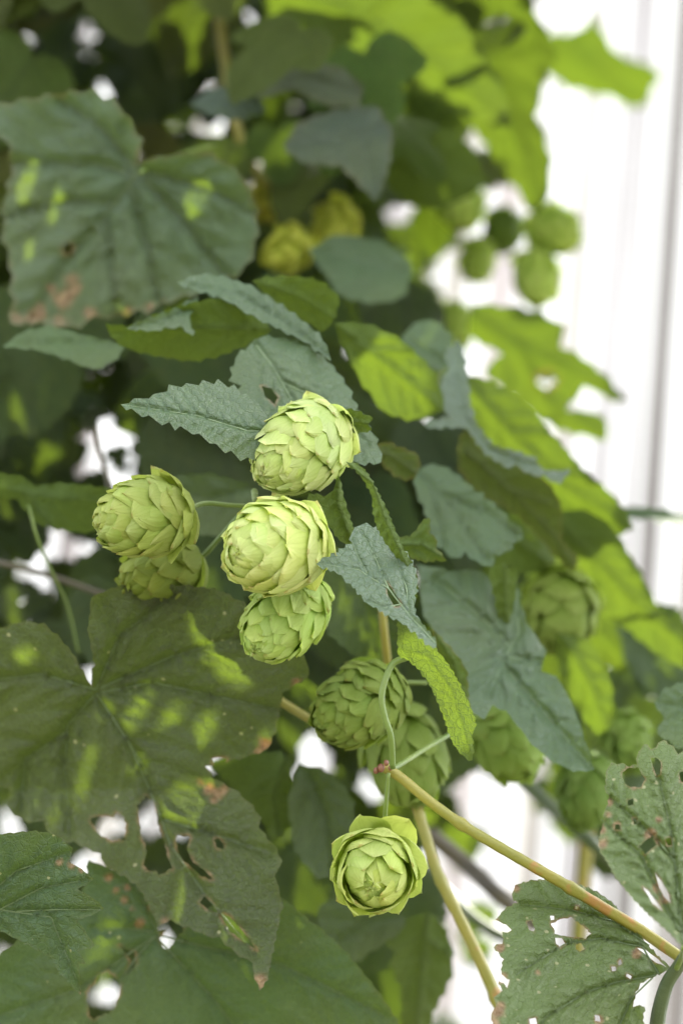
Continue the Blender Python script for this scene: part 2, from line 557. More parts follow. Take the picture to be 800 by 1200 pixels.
# ================================================================== the leaves one can tell apart
# large leaf hanging at the upper left
leaf('L1', 'large blurred grey-green leaf with browned lower edge hanging in the upper left', 
     '160,192 164,175 160,155 140,124 105,108 60,112 0,125 -60,132 -70,165 0,160 12,170 9,190 15,205 9,228 5,265 12,300 18,340 13,380 35,374 60,380 85,382 110,370 130,374 150,362 175,362 200,350 230,342 262,330 290,308 302,270 295,230 275,195 240,180 200,182 172,190',
     1.07, (-0.004, 0.005), ['160,205 125,252 75,310 38,372', '130,238 80,236 12,252', '160,205 110,192 10,192', '127,256 130,305 137,368', '152,215 172,290 186,356', '165,205 215,260 262,322', '165,200 240,220 298,250', '160,200 120,150 70,118'],
     fold=((160, 200), (120, 380), 0.012), tint=(0.062, 0.110, 0.050), gloss=0.75, res=6, teeth=(26, 6), brown=0.16, tone=-0.35, vspace=40, vw=3.0, puff=0.002, ribs='dark', dry=[(78, 352, 16), (45, 370, 13), (108, 371, 11), (84, 326, 9), (60, 336, 7), (18, 372, 10), (150, 363, 6), (70, 374, 10), (175, 360, 5), (90, 340, 9)],
     petiole=[(165, 202), (200, 185, 1.10), (250, 170, 1.16)], holes=[pts_of('74,288 80,284 86,290 82,297 75,296')])
# big lower-left leaf with sun stripes
def hang(X, Y):
    """the big chewed leaf: leaning back at the top, its long lower lobe curling towards the viewer"""
    D = 0.957 - 0.006 * (X - 170) / 100 * (Y < 2000) + 0.013 * (np.minimum(Y, 925) - 880) / 100 - 0.013 * np.maximum(Y - 925, 0) / 100
    s = ((X - 110) * 320 - (Y - 800) * 190) / 372
    return D + 0.006 * (np.sqrt(s * s + 36) - 6) / 100
leaf('L2', 'big dark olive leaf with bright sun stripes and chewed holes at the lower left',
     '108,803 98,790 85,766 68,746 50,732 28,729 0,737 -50,742 -75,850 -40,915 0,921 12,924 8,944 20,957 38,963 52,962 55,976 65,986 86,985 104,994 118,1000 122,1012 135,1020 150,1028 165,1040 176,1062 185,1086 200,1078 222,1086 240,1096 258,1098 276,1116 296,1128 300,1142 304,1161 313,1146 320,1108 325,1086 330,1060 322,1026 331,1009 320,992 303,970 306,958 290,940 275,926 250,914 240,898 262,892 290,886 314,876 324,850 331,811 362,791 357,770 330,745 300,715 250,690 150,683 108,700 104,740 112,778',
     0.955, (0, 0), ['113,812 150,868 184,945 200,990 240,1048 300,1118', '113,812 180,800 250,815 330,832', '113,812 80,850 76,900 82,975', '112,808 50,790 -40,800', '113,808 140,745 200,700', '150,868 170,900 178,930', '78,858 30,890 25,950', '118,806 200,770 300,740', '192,960 240,975 318,1000'],
     dd=hang, tint=(0.050, 0.066, 0.020), res=4, teeth=(17, 2.5), tone=-0.35, vspace=34, vw=1.5, puff=0.0016, spot=0.07, brown=0.05, dry=[(235, 918, 7), (244, 925, 8), (255, 930, 7), (262, 926, 7), (250, 938, 6), (308, 872, 12), (303, 880, 8), (306, 1150, 10), (345, 798, 7), (195, 1080, 7)],
     holes=[pts_of('105,962 111,956 134,958 137,951 147,962 146,984 134,986 118,980 112,970'),
            pts_of('161,944 168,934 179,936 188,972 198,1008 204,1021 186,1024 168,1014 172,998 165,975'),
            pts_of('205,984 212,977 223,980 219,994 226,1010 240,1020 252,1032 238,1028 224,1017 209,1001'),
            pts_of('251,984 257,982 263,990 262,996 254,993'),
            pts_of('233,1057 240,1050 250,1060 256,1070 244,1066'),
            pts_of('258,1070 268,1073 284,1090 300,1112 286,1104 268,1090'),
            pts_of('248,889 256,887 266,889 264,899 253,900'), ], ribs='dark')
leaf('L3', 'jagged green leaf pointing down beside the big chewed leaf at the left edge',
     '-60,1000 -30,985 0,978 40,974 62,977 86,994 81,1010 100,1022 111,1030 91,1042 110,1053 123,1065 91,1079 100,1092 111,1109 93,1114 101,1130 92,1129 95,1166 70,1140 62,1123 30,1105 0,1090 -60,1082',
     0.895, (-0.004, 0.005), ['-60,1062 0,1066 60,1075 95,1160', '0,1066 50,1040 105,1031', '20,1068 70,1066 118,1066', '-30,1063 20,1020 80,1000'],
     tint=(0.048, 0.092, 0.034), res=3.5, teeth=(14, 1.5), tone=-0.12, vspace=26, ribs='dark', spot=0.12, brown=0.06, dry=[(70, 1010, 5), (84, 1014, 5), (96, 1020, 5), (94, 1163, 5)])
leaf('L4', 'large broad dark green leaf with cracked brown holes along the bottom edge',
     '186,1092 205,1088 250,1060 330,1052 370,1085 400,1110 430,1146 455,1180 480,1222 490,1300 300,1330 0,1320 -60,1260 -60,1150 0,1120 40,1090 90,1060 102,1030 104,1008 120,1015 134,1020 140,1003 150,1018 165,1038 178,1062 182,1082',
     0.972, (0.002, 0.004), ['183,1096 160,1122 125,1172 90,1240', '184,1098 250,1170 310,1250', '184,1096 330,1130 450,1190', '180,1092 150,1088 110,1088', '180,1098 90,1160 0,1190', '183,1090 165,1050 142,1010'],
     fold=((184, 1096), (300, 1300), -0.006), tint=(0.042, 0.088, 0.034), res=4, teeth=(22, 2.0), tone=-0.15, vspace=34, ribs='dark', spot=0.07, brown=0.06, dry=[(128, 1030, 6), (135, 1042, 6), (146, 1055, 6), (155, 1065, 5), (165, 1082, 6), (160, 1020, 5), (172, 1050, 5), (178, 1062, 5), (150, 1040, 4)],
     holes=[pts_of('102,1164 112,1152 116,1142 126,1138 138,1148 142,1160 136,1178 128,1188 116,1190 109,1196 103,1182'),
            pts_of('188,1100 196,1088 200,1076 212,1074 216,1090 206,1100 198,1112 190,1110'),
            pts_of('140,1108 148,1112 158,1116 160,1128 152,1140 148,1142 154,1126 148,1118')])
# leaves round the cones in the middle
leaf('L6', 'sharp serrated blue-green leaf with a long point left of the topmost cone',
     '142,474 165,470 185,464 204,455 225,452 243,451 258,450 276,458 292,468 306,480 322,496 316,520 302,541 280,532 255,521 230,506 200,495 170,485',
     0.895, (0.012, -0.032), ['322,506 290,505 230,487 142,474'], fold=((142, 474), (315, 515), 0.010), tint=TOPG, gloss=0.7, res=2.6, teeth=(19, 6), apex=0, ribs='pale',
     tone=0.35, vspace=17, vw=0.9, puff=0.0012, rip=0.0015, brown=0.03)
leaf('L7', 'blue-grey toothed leaf with a slit, standing behind the topmost cone',
     '268,446 273,438 276,420 290,408 298,398 320,396 345,400 365,410 385,425 402,446 418,480 440,515 446,542 400,540 340,510 312,486 290,468 276,459 283,452',
     0.945, (0.004, -0.034), ['300,404 320,430 340,465 370,500', '330,448 380,470 430,520'], fold=((300, 400), (400, 530), 0.010), tint=TOPG, gloss=0.7, res=3, teeth=(15, 4), ribs='pale', tone=0.25, vspace=20, vw=1.1,
     holes=[pts_of('306,452 318,455 326,466 322,474 310,464')])
leaf('L8', 'narrow blue-grey leaf seen almost edge-on above a green underside',
     '208,331 235,322 262,325 290,334 320,353 346,370 376,395 388,424 362,402 330,386 300,371 264,350 240,342',
     0.975, (0.01, -0.045), ['388,420 330,375 280,345 210,331'], tint=TOPG, gloss=0.7, res=4, teeth=(18, 3), tone=-0.1, vspace=18, apex=0)
leaf('L8b', 'sunlit green leaf underside left of centre with a folded grey rim',
     '124,379 150,384 175,374 192,366 225,356 252,350 282,358 306,374 318,386 300,398 262,415 225,423 180,416 140,405',
     0.99, (0.004, 0.020), ['318,386 240,385 126,380'], tint=UND, under=True, res=5, teeth=(18, 3), tone=-0.15, vspace=24, lit=False, shade=False)
leaf('L8c', 'thin folded grey leaf lobe lying on the sunlit green underside',
     '148,385 170,375 195,368 215,359 232,347 228,358 222,370 226,394 214,383 198,381 182,388 166,386', 0.975, (0.0, -0.03), ['225,360 190,376 150,384'], tint=TOPG, gloss=0.7, res=4, teeth=(14, 3), vspace=14)
leaf('L9', 'bright green leaf underside between the yellowish cones and the narrow grey leaf',
     '296,328 320,325 345,324 375,330 396,345 393,370 380,388 350,372 322,352', 1.0, (0.0, 0.02), ['300,330 345,345 390,372'], tint=UND, under=True, res=5, teeth=(18, 3), lit=False, vspace=22)
leaf('L10', 'dull grey-green leaf lying below the large upper-left leaf',
     '3,406 30,388 60,383 100,394 147,405 136,422 110,433 80,421 45,409', 1.03, (0.004, -0.04), ['147,406 80,402 8,404'], tint=TOP, res=6, teeth=(22, 2), vspace=24)
leaf('L18', 'sharp folded leaf with pale blue-grey upper lobe and yellow-green hanging lobe right of the cones',
     '370,660 388,652 403,643 413,637 412,625 423,615 432,616 441,620 450,626 458,633 464,638 470,643 477,651 482,660 486,672 488,684 485,700 485,717 489,725 494,731 502,742 511,752 507,760 490,743 470,728 453,720 442,712 430,707 424,698 417,690 397,671',
     0.872, (0.010, -0.032), ['510,754 480,722 455,690 420,668 372,660', '478,716 476,690 462,650', '455,690 440,655 424,625', '430,672 418,650 412,634', '470,708 450,712 430,704'], tint=(0.104, 0.162, 0.098), gloss=0.8, res=2.2, teeth=(11, 3.2), apex=0, ribs='pale', tone=0.25,
     vspace=14, vw=0.8, puff=0.0007, rip=0.0012, holes=[pts_of('453,682 458,688 463,696 468,704 470,708 463,712 457,703 453,694')],
     petiole=[(478, 770, .875), (460, 778, .875), (450, 800, .873), (447, 820, .872), (451, 842, .872), (458, 864, .873), (460, 900, .878)], pr=(0.0013, 0.0012))
t18 = LEAVES['L18'][0]
def extra_lobe(t, out, d0, g, mains, **kw):
    o = pts_of(out)
    f = plane(o, d0, g, kw.pop('fold', None), kw.pop('bend', 0.0))
    m = [pts_of(v) for v in mains]
    ob = blade('blade', o, f, m, t, t.location, kw.pop('tint', UND), **kw)
    cxy = np.array(o).mean(0)
    for (x, y) in [] if d0 < 0.875 else [tuple(np.array(q) * .6 + cxy * .4) for q in o[::2]]:
        LIT.append((np.array(P(x, y, float(f(np.array([x]), np.array([y]))[0]))), 0.007))
    return ob
extra_lobe(t18, '466,728 476,731 487,737 497,746 507,757 516,768 524,778 533,793 541,808 547,820 551,829 557,847 556,856 552,863 554,878 553,891 546,888 540,883 535,877 530,870 525,855 520,840 514,825 507,809 499,795 490,783 478,773 467,768',
           0.878, (0.004, 0.012), ['468,760 500,768 530,810 552,884', '474,764 500,800 522,840'], tint=(0.11, 0.16, 0.035), under=True, puff=0.0003, res=2.2, teeth=(10, 1.8), tone=-0.2, vspace=16, vw=0.8, seed=5, rip=0.001)['label'] = 'yellow-green hanging lobe seen from below'
extra_lobe(t18, '405,541 420,545 428,552 433,560 438,569 443,579 448,588 453,598 457,608 461,618 466,630 472,644 480,656 486,668 489,684 486,704 478,680 466,655 455,640 446,626 440,613 437,596 436,580 427,563 416,550',
           0.874, (-0.006, 0.014), ['405,541 436,566 452,610 480,670'], tint=(0.10, 0.15, 0.04), under=True, res=2.2, teeth=(10, 2), tone=0.2, vspace=14, vw=0.8, seed=6, rip=0.001)['label'] = 'narrow curling lobe seen from below'
leaf('L21', 'small folded bright green leaf tucked between the topmost cone and the narrow curling leaf',
     '397,556 401,578 407,600 413,618 422,630 412,640 398,634 388,618 372,604 358,590 362,578 380,582 390,575', 0.905, (0.01, 0.012), ['397,558 396,590 412,632'], tint=UND, under=True, res=3, teeth=(11, 2), lit=False, vspace=16)
leaf('L21b', 'small green leaf tip sticking out right of the topmost cone',
     '398,482 408,479 420,483 437,491 431,497 436,504 418,507 404,506', 0.915, (0.004, 0.014), ['400,495 418,494 436,498'], tint=UND, under=True, res=3, teeth=(10, 2), lit=False, vspace=12)
leaf('L22', 'small bright green notched leaf with a dry tip beside the blue-grey toothed leaf',
     '466,630 480,629 490,620 496,608 503,607 503,615 502,624 512,633 511,643 523,657 510,656 500,658 488,655 478,651 468,644', 0.94, (0.002, 0.014), ['468,638 495,638 522,656'], tint=(0.09, 0.14, 0.035), under=True, res=3, teeth=(9, 2), lit=False, brown=0.1, vspace=14)
leaf('L23', 'small brown-edged curled leaf behind the narrow curling leaf',
     '434,526 446,519 458,521 475,527 490,535 491,548 485,562 468,560 450,546', 1.0, (0.0, 0.01), ['436,528 460,535 488,556'], tint=OLI, under=True, res=4, teeth=(14, 3), brown=0.22, vspace=16)
# right-hand side
leaf('L11', 'pale grey curled leaf strip twisting across the right-hand foliage',
     '525,433 523,415 525,405 530,408 535,396 538,406 542,412 546,437 550,475 556,495 567,510 579,524 590,527 600,528 610,532 622,535 630,543 636,550 650,553 668,549 662,558 656,568 645,560 634,556 625,557 615,551 605,544 596,549 584,540 571,532 562,521 553,509 546,502 539,501 531,500 522,499 510,501 497,499 507,491 516,492 527,489 520,481 513,472 515,467 520,463 517,455 517,446',
     1.05, (0.006, -0.030), ['660,553 610,542 570,525 545,490 534,440 533,400'], tint=(0.11, 0.155, 0.11), gloss=0.9, res=3, teeth=(14, 3), tone=0.15, vspace=16, brown=0.05)
leaf('L12', 'large glowing yellow-green leaf seen against the light behind the grey curled strip',
     '540,442 552,440 575,448 604,466 628,490 657,521 682,550 712,575 732,600 743,620 715,627 692,640 670,620 640,595 600,560 570,530 548,505',
     1.13, (0.004, 0.022), ['542,445 600,510 660,570 740,618', '600,510 640,508', '640,552 690,560'], tint=UND, under=True, res=5, teeth=(22, 3), tone=-0.2, vspace=34, vw=2, lit=True)
leaf('L13', 'long glowing green leaf curving down to the right edge below the thin grey leaf',
     '650,598 690,600 718,620 745,664 766,705 803,742 850,770 850,800 800,783 770,766 735,736 700,716 662,702 640,682 644,640',
     1.16, (0.002, 0.022), ['650,610 690,650 740,705 840,785', '690,650 700,690'], tint=UND, under=True, res=5, teeth=(24, 3), tone=-0.2, vspace=36, vw=2, lit=True)
leaf('L14', 'curled olive and brown leaf below the grey curled strip, its tip pointing down',
     '548,500 556,521 571,534 588,542 606,547 618,553 632,557 648,574 658,598 657,618 657,632 668,646 677,659 671,671 654,654 631,628 608,605 588,592 565,582 548,566 536,545 538,515',
     1.07, (0.002, 0.024), ['545,530 590,570 640,620 672,665', '600,578 640,590'], tint=(0.085, 0.105, 0.03), under=True, res=4, teeth=(20, 2.5), tone=-0.2, vspace=26, brown=0.12)
leaf('L15', 'blue-grey broad leaf with pointed teeth between the grey strip and the big grey leaf',
     '487,551 507,543 536,557 556,577 579,592 612,624 603,634 591,647 576,648 577,664 565,663 545,646 539,654 526,653 519,643 508,640 503,612 493,582 484,566',
     1.02, (0.004, -0.030), ['490,556 530,595 570,655', '515,580 570,600 606,626', '505,574 515,610 520,640'], tint=TOPG, gloss=0.7, res=4, teeth=(18, 4), tone=-0.12, vspace=26)
leaf('L16', 'yellow-green leaf patch showing below the curled olive leaf',
     '562,588 600,608 632,634 652,656 640,669 606,672 576,666 582,640', 1.10, (0.0, 0.02), ['566,592 600,630 645,662'], tint=UND, under=True, res=5, teeth=(20, 2), lit=True, vspace=26)
leaf('L17', 'big smooth blue-grey leaf hanging with its long point down right of centre',
     '490,661 525,670 566,670 579,692 588,720 592,726 600,708 604,673 612,722 624,744 640,762 633,786 652,793 661,808 673,834 685,870 696,902 678,903 661,899 645,890 630,878 612,857 594,833 577,826 567,843 552,834 545,812 543,780 525,764 499,725 492,710 494,686',
     0.985, (0.006, -0.030), ['604,690 607,740 590,775 572,812', '600,760 560,720 510,680', '590,780 620,815 650,850 690,898', '596,770 630,775'], fold=((605, 690), (570, 830), 0.008), tint=(0.080, 0.134, 0.070), gloss=0.8, res=3.2, teeth=(26, 2.5), ribs='pale', tone=0.30, vspace=30, vw=1.2, puff=0.002)
leaf('L17b', 'slender olive leaf blade standing behind the notch of the big grey leaf',
     '572,668 590,660 605,668 603,700 598,722 592,740 584,735 580,700', 1.01, (0.0, 0.01), ['590,664 594,735'], tint=UND, under=True, res=4, teeth=(18, 2), vspace=18)
leaf('L17c', 'narrow green leaf margin along the left side of the big grey leaf',
     '505,735 520,752 535,768 546,785 548,810 550,835 540,815 530,790 515,765', 0.955, (0.0, 0.012), ['508,740 530,775 548,830'], tint=UND, under=True, res=3.5, teeth=(14, 2), vspace=16, brown=0.15)
leaf('L25', 'pale-specked green leaf riddled with holes in the lower right corner',
     '787,1135 770,1121 755,1104 738,1083 717,1058 700,1046 686,1040 673,1036 664,1031 660,1035 648,1032 635,1031 618,1033 603,1037 600,1052 606,1058 592,1065 580,1078 590,1081 599,1090 594,1093 588,1092 590,1099 588,1106 582,1107 578,1110 585,1117 590,1124 588,1133 587,1142 597,1148 594,1158 584,1149 588,1161 578,1169 581,1178 575,1188 578,1202 575,1220 600,1280 660,1300 735,1280 758,1212 752,1193 755,1180 746,1178 741,1180 743,1164 750,1152 764,1144',
     0.868, (0.008, -0.028), ['772,1142 752,1110 704,1100 662,1106 605,1142', '768,1143 722,1151 686,1163 638,1193 600,1250', '764,1146 740,1169 728,1196 700,1260', '760,1108 720,1080 671,1067 612,1060'],
     tint=(0.105, 0.155, 0.048), gloss=0.6, res=2.6, teeth=(9, 1.6), ribs='dark', tone=-0.30, vspace=21, vw=0.9, puff=0.0016, spot=0.55, brown=0.16, dry=[(580, 1080, 7), (586, 1110, 6), (588, 1145, 7), (580, 1185, 11), (586, 1178, 8), (578, 1200, 10), (604, 1040, 6), (700, 1195, 6), (630, 1140, 5), (745, 1118, 6), (716, 1072, 7)], rip=0.002, fold=((780, 1138), (600, 1200), 0.006),
     holes=[pts_of('645,1082 653,1079 668,1074 680,1083 692,1094 687,1101 676,1098 660,1097 650,1094'),
            pts_of('617,1080 622,1079 626,1088 625,1092 619,1089'), pts_of('650,1099 658,1099 662,1106 656,1110 651,1106'),
            pts_of('674,1107 680,1105 684,1112 679,1115 674,1112'), pts_of('716,1133 721,1133 722,1138 717,1138'),
            pts_of('619,1194 627,1193 629,1200 621,1203'), pts_of('644,1073 649,1073 649,1078 645,1078'), pts_of('674,1061 678,1062 677,1066 673,1065'),
            pts_of('714,1070 721,1070 720,1076 715,1077'), pts_of('734,1141 740,1144 738,1147 733,1144'), pts_of('696,1189 702,1190 703,1197 697,1196'),
            pts_of('746,1111 756,1113 768,1122 780,1133 768,1128 755,1118'), pts_of('724,1126 727,1123 728,1130 724,1132')],
     petiole=[(787, 1135), (800, 1128, .87), (815, 1130, .875)], pr=(0.0009, 0.0011))
leaf('L26', 'upright green leaf with two round holes and ragged left edge at the right border',
     '800,1110 782,1091 768,1079 755,1067 741,1053 728,1037 719,1025 713,1013 706,1002 700,991 704,974 708,964 707,953 712,943 713,932 708,925 710,917 709,905 716,893 722,896 728,894 737,899 746,896 746,886 752,875 758,872 762,878 768,876 772,870 777,867 783,873 789,876 794,884 801,880 830,862 870,900 880,980 850,1060',
     0.850, (0.004, -0.026), ['800,1108 792,1030 787,980 772,912', '796,1090 782,1068 752,1004 704,960', '800,1106 830,1000 845,900', '790,1010 770,985 715,935'],
     tint=(0.105, 0.155, 0.046), gloss=0.6, res=2.6, teeth=(9, 1.4), ribs='dark', tone=-0.30, vspace=21, vw=0.9, puff=0.0016, spot=0.55, brown=0.15, dry=[(708, 990, 9), (703, 972, 6), (714, 940, 6), (712, 955, 6), (760, 978, 8), (770, 988, 7), (770, 1040, 8), (778, 1052, 7), (742, 924, 5), (722, 968, 5), (770, 960, 5)], rip=0.002, fold=((800, 1108), (775, 900), 0.006),
     holes=[pts_of('728,905 737,899 747,900 755,913 751,922 737,923 731,916'), pts_of('762,888 768,887 774,893 773,907 769,910 764,897'),
            pts_of('741,959 745,958 746,966 742,967'), pts_of('748,992 756,985 764,979 768,990 762,996 755,1002'), pts_of('779,982 786,982 787,991 781,992'),
            pts_of('768,1024 774,1032 782,1045 785,1057 778,1052 772,1040'), pts_of('752,1039 760,1045 770,1058 776,1068 764,1058'), pts_of('795,905 802,903 803,918 797,916'),
            pts_of('735,938 741,936 742,943 736,944'), pts_of('720,966 725,966 726,972 720,972')],
     petiole=[(800, 1110), (798, 1122, .855), (792, 1135, .865)], pr=(0.0009, 0.0011))
leaf('L27', 'small pale blue-grey leaf at the right edge above the upright holed leaf',
     '766,823 780,808 800,799 830,796 840,850 815,884 790,872 770,860 778,842', 0.97, (0.004, -0.02), ['836,830 800,828 770,824'], tint=TOPG, gloss=0.7, res=4, teeth=(14, 3), vspace=18)
leaf('L28', 'thin grey leaf seen edge-on reaching to the right border against the fence',
     '700,600 720,596 742,594 780,598 812,606 830,625 810,628 790,616 760,608 722,608', 1.20, (0.006, -0.05), ['705,601 760,602 820,616'], tint=TOPG, gloss=0.7, res=5, teeth=(20, 2), vspace=20)
leaf('L29', 'blurred sunlit leaf with bright gaps, standing above the glowing leaves at right',
     '548,389 552,357 602,361 632,368 662,381 656,407 683,420 710,443 736,470 710,465 684,453 668,470 664,482 690,482 712,498 711,516 684,510 652,502 620,480 588,453 566,434 588,416 561,398',
     1.33, (0.002, 0.02), ['552,372 610,410 660,430 730,468', '610,410 640,470 700,508'], tint=UND, under=True, res=6, teeth=(28, 4), lit=True, vspace=44, vw=3, tone=-0.2,
     holes=[pts_of('630,440 646,436 652,448 640,456 630,450')])
leaf('L30', 'blurred toothed leaf hanging against the bright fence in the top right corner',
     '622,40 640,42 662,40 684,31 692,12 702,40 728,67 774,84 752,126 712,112 666,104 640,82 620,75', 1.75, (0.0, 0.02), ['622,58 680,66 765,88', '660,62 692,20', '670,66 745,120'], tint=UND, under=True, res=8, teeth=(30, 4), lit=True, vspace=44, vw=3, tone=-0.2)
leaf('L31', 'large sunlit green leaf hanging with its edge against the bright fence, top centre',
     '500,-40 610,-40 626,15 650,60 640,82 626,130 631,150 646,186 641,235 626,252 602,215 576,176 556,152 530,120 505,60',
     1.40, (0.0, 0.018), ['540,-20 580,80 630,240', '575,70 630,60'], tint=UND, under=True, res=7, teeth=(30, 4), lit=True, vspace=46, vw=3, tone=-0.2)
leaf('L31b', 'broad bright green leaf underside filling the top centre edge',
     '300,-50 470,-50 540,20 585,95 600,150 560,141 500,112 440,82 380,70 335,62 310,20', 1.27, (0.0, 0.022), ['320,-20 420,20 500,70 590,140', '420,20 470,-20', '440,35 430,75'], tint=UND, under=True, res=7, teeth=(28, 4), lit=True, vspace=46, vw=3, tone=-0.2)
leaf('L31c', 'blurred olive-green leaf against the light left of the hanging upper right cones',
     '448,170 480,152 520,150 556,176 570,215 545,232 515,246 480,240 452,215', 1.30, (0.0, 0.02), ['455,180 510,205 560,222'], tint=UND, under=True, res=7, teeth=(26, 4), lit=False, shade=False, vspace=40, vw=3)
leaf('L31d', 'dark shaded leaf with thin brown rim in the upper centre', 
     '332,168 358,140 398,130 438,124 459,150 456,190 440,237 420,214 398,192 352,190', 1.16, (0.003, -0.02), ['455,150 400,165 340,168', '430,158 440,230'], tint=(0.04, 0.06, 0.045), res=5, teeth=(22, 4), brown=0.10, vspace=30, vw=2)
leaf('L31e', 'small dark blue-green leaf above the large upper-left leaf', 
     '222,120 258,101 298,105 312,128 280,141 242,133', 1.18, (0.0, -0.03), ['310,125 270,118 226,120'], tint=(0.04, 0.065, 0.05), res=6, teeth=(22, 3), vspace=28)
leaf('L31f', 'greyish olive leaf with a pale rolled edge above the dark brown-rimmed leaf', 
     '285,120 320,90 360,74 400,78 425,100 420,125 380,122 345,105 315,112', 1.2, (0.0, -0.02), ['420,110 360,92 295,118'], tint=(0.075, 0.095, 0.05), res=6, teeth=(24, 3), brown=0.1, vspace=28)
leaf('L32', 'yellow-green leaf lying diagonally above the centre, behind the blue-grey toothed leaf',
     '392,378 430,379 472,400 512,440 520,482 482,492 450,482 420,442 402,402', 1.03, (0.003, 0.018), ['395,382 450,425 515,478', '440,415 480,410'], tint=UND, under=True, res=5, teeth=(22, 3), lit=True, vspace=30)
leaf('L33', 'blurred teal leaf below the yellowish cones and left of a bright leaf',
     '362,292 398,275 450,284 482,310 476,346 432,357 394,342', 1.17, (0.0, -0.02), ['480,320 420,310 366,292'], tint=TOPG, gloss=0.7, res=6, teeth=(24, 3), vspace=32, vw=2)
leaf('L33b', 'small blurred grey-blue leaf beside the bright gap above the grey strip',
     '470,395 486,378 508,376 530,392 528,420 515,436 496,422', 1.10, (0.0, -0.03), ['472,396 525,428'], tint=TOPG, gloss=0.7, res=5, teeth=(18, 3), vspace=24)
leaf('L34', 'small leaf lit bright yellow-green by the sun below the teal leaf',
     '449,326 456,300 468,285 481,292 482,312 472,336 458,343', 1.19, (0.0, 0.02), ['456,338 470,290'], tint=(0.1, 0.15, 0.03), under=True, res=6, teeth=(20, 2), lit=True, vspace=24)
leaf('L34b', 'small sunlit yellow-green leaf below the large upper-left leaf',
     '190,362 198,346 214,338 226,343 218,358 202,368', 1.11, (0.0, 0.02), ['192,364 222,342'], tint=(0.1, 0.15, 0.03), under=True, res=6, teeth=(20, 2), lit=True, vspace=24)
leaf('L35', 'green leaf at the left edge with a sunlit rim, left of the leftmost cone',
     '-40,550 0,556 25,557 42,570 76,567 112,571 137,576 131,610 100,625 70,620 40,611 22,586 0,580 -40,578', 1.02, (0.0, 0.03), ['-40,562 40,580 130,590', '30,578 60,615'], tint=(0.07, 0.11, 0.03), under=True, res=5, teeth=(20, 2.5), vspace=24,
     petiole=[(34, 590), (44, 630, 1.02), (62, 672, 1.03), (80, 712, 1.05), (92, 765, 1.06)], pr=(0.0008, 0.0006))
leaf('L36', 'dim green leaf between the leftmost cone and the middle cones',
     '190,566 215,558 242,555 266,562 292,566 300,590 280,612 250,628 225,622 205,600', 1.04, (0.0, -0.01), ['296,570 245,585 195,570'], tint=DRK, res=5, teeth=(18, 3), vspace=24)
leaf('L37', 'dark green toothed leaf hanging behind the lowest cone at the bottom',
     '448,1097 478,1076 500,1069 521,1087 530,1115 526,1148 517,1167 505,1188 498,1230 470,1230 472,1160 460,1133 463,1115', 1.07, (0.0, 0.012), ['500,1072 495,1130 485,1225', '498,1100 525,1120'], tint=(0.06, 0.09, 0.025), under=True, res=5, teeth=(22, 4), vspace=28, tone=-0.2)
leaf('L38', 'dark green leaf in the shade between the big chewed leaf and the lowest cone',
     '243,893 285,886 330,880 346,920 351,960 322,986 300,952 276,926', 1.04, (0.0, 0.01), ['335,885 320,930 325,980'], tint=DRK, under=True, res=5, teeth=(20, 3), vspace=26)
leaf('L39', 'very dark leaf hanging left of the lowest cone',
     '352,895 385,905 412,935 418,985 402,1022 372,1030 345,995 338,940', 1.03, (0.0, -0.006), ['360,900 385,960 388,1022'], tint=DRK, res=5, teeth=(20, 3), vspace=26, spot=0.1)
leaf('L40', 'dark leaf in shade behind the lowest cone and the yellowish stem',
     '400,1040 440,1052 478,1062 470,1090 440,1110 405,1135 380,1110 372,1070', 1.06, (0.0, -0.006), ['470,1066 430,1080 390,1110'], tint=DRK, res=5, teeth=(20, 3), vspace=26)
leaf('L41', 'mid green leaf below the long glowing leaf at the right',
     '722,722 760,752 800,778 850,800 850,880 800,850 765,815 735,780', 1.22, (0.0, -0.02), ['726,726 780,790 840,850'], tint=TOP, res=6, teeth=(24, 3), vspace=34, vw=2)
leaf('L42', 'blurred green leaf hanging below the dim cone at the right',
     '652,742 690,752 712,790 722,840 700,862 668,820 655,780', 1.08, (0.0, 0.02), ['660,748 690,800 710,855'], tint=UND, under=True, res=5, teeth=(22, 3), lit=True, vspace=30)
leaf('L43', 'glowing yellow-green leaf behind the dim cone at the right',
     '636,672 665,690 705,715 735,740 748,775 730,790 700,775 672,752 645,720', 1.24, (0.0, 0.02), ['640,680 690,730 745,780'], tint=UND, under=True, res=6, teeth=(24, 3), lit=True, vspace=34)
leaf('L44', 'added dark leaf that deepens the shade right of the greener hanging cone',  # leaf added to darken a patch that lies in shade
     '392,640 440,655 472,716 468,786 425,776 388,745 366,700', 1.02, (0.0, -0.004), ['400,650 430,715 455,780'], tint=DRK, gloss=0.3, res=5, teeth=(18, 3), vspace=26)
# ================================================================== hop cones
CONES = []
DIM = []
def prof(s, L, Wd):
    th = math.pi * max(0.0, min(1.0, s))
    r = Wd / 2 * (math.sin(th) ** 0.80) * (1 + 0.10 * math.cos(th))
    return r, L / 2 * (1 - math.cos(th))

def prof_n(s, L, Wd):
    e = 0.01
    r0, z0 = prof(max(s - e, 0.004), L, Wd)
    r1, z1 = prof(min(s + e, 0.996), L, Wd)
    tr, tz = r1 - r0, z1 - z0
    l = math.hypot(tr, tz) + 1e-12
    return tz / l, -tr / l            # outward normal (radial, axial)

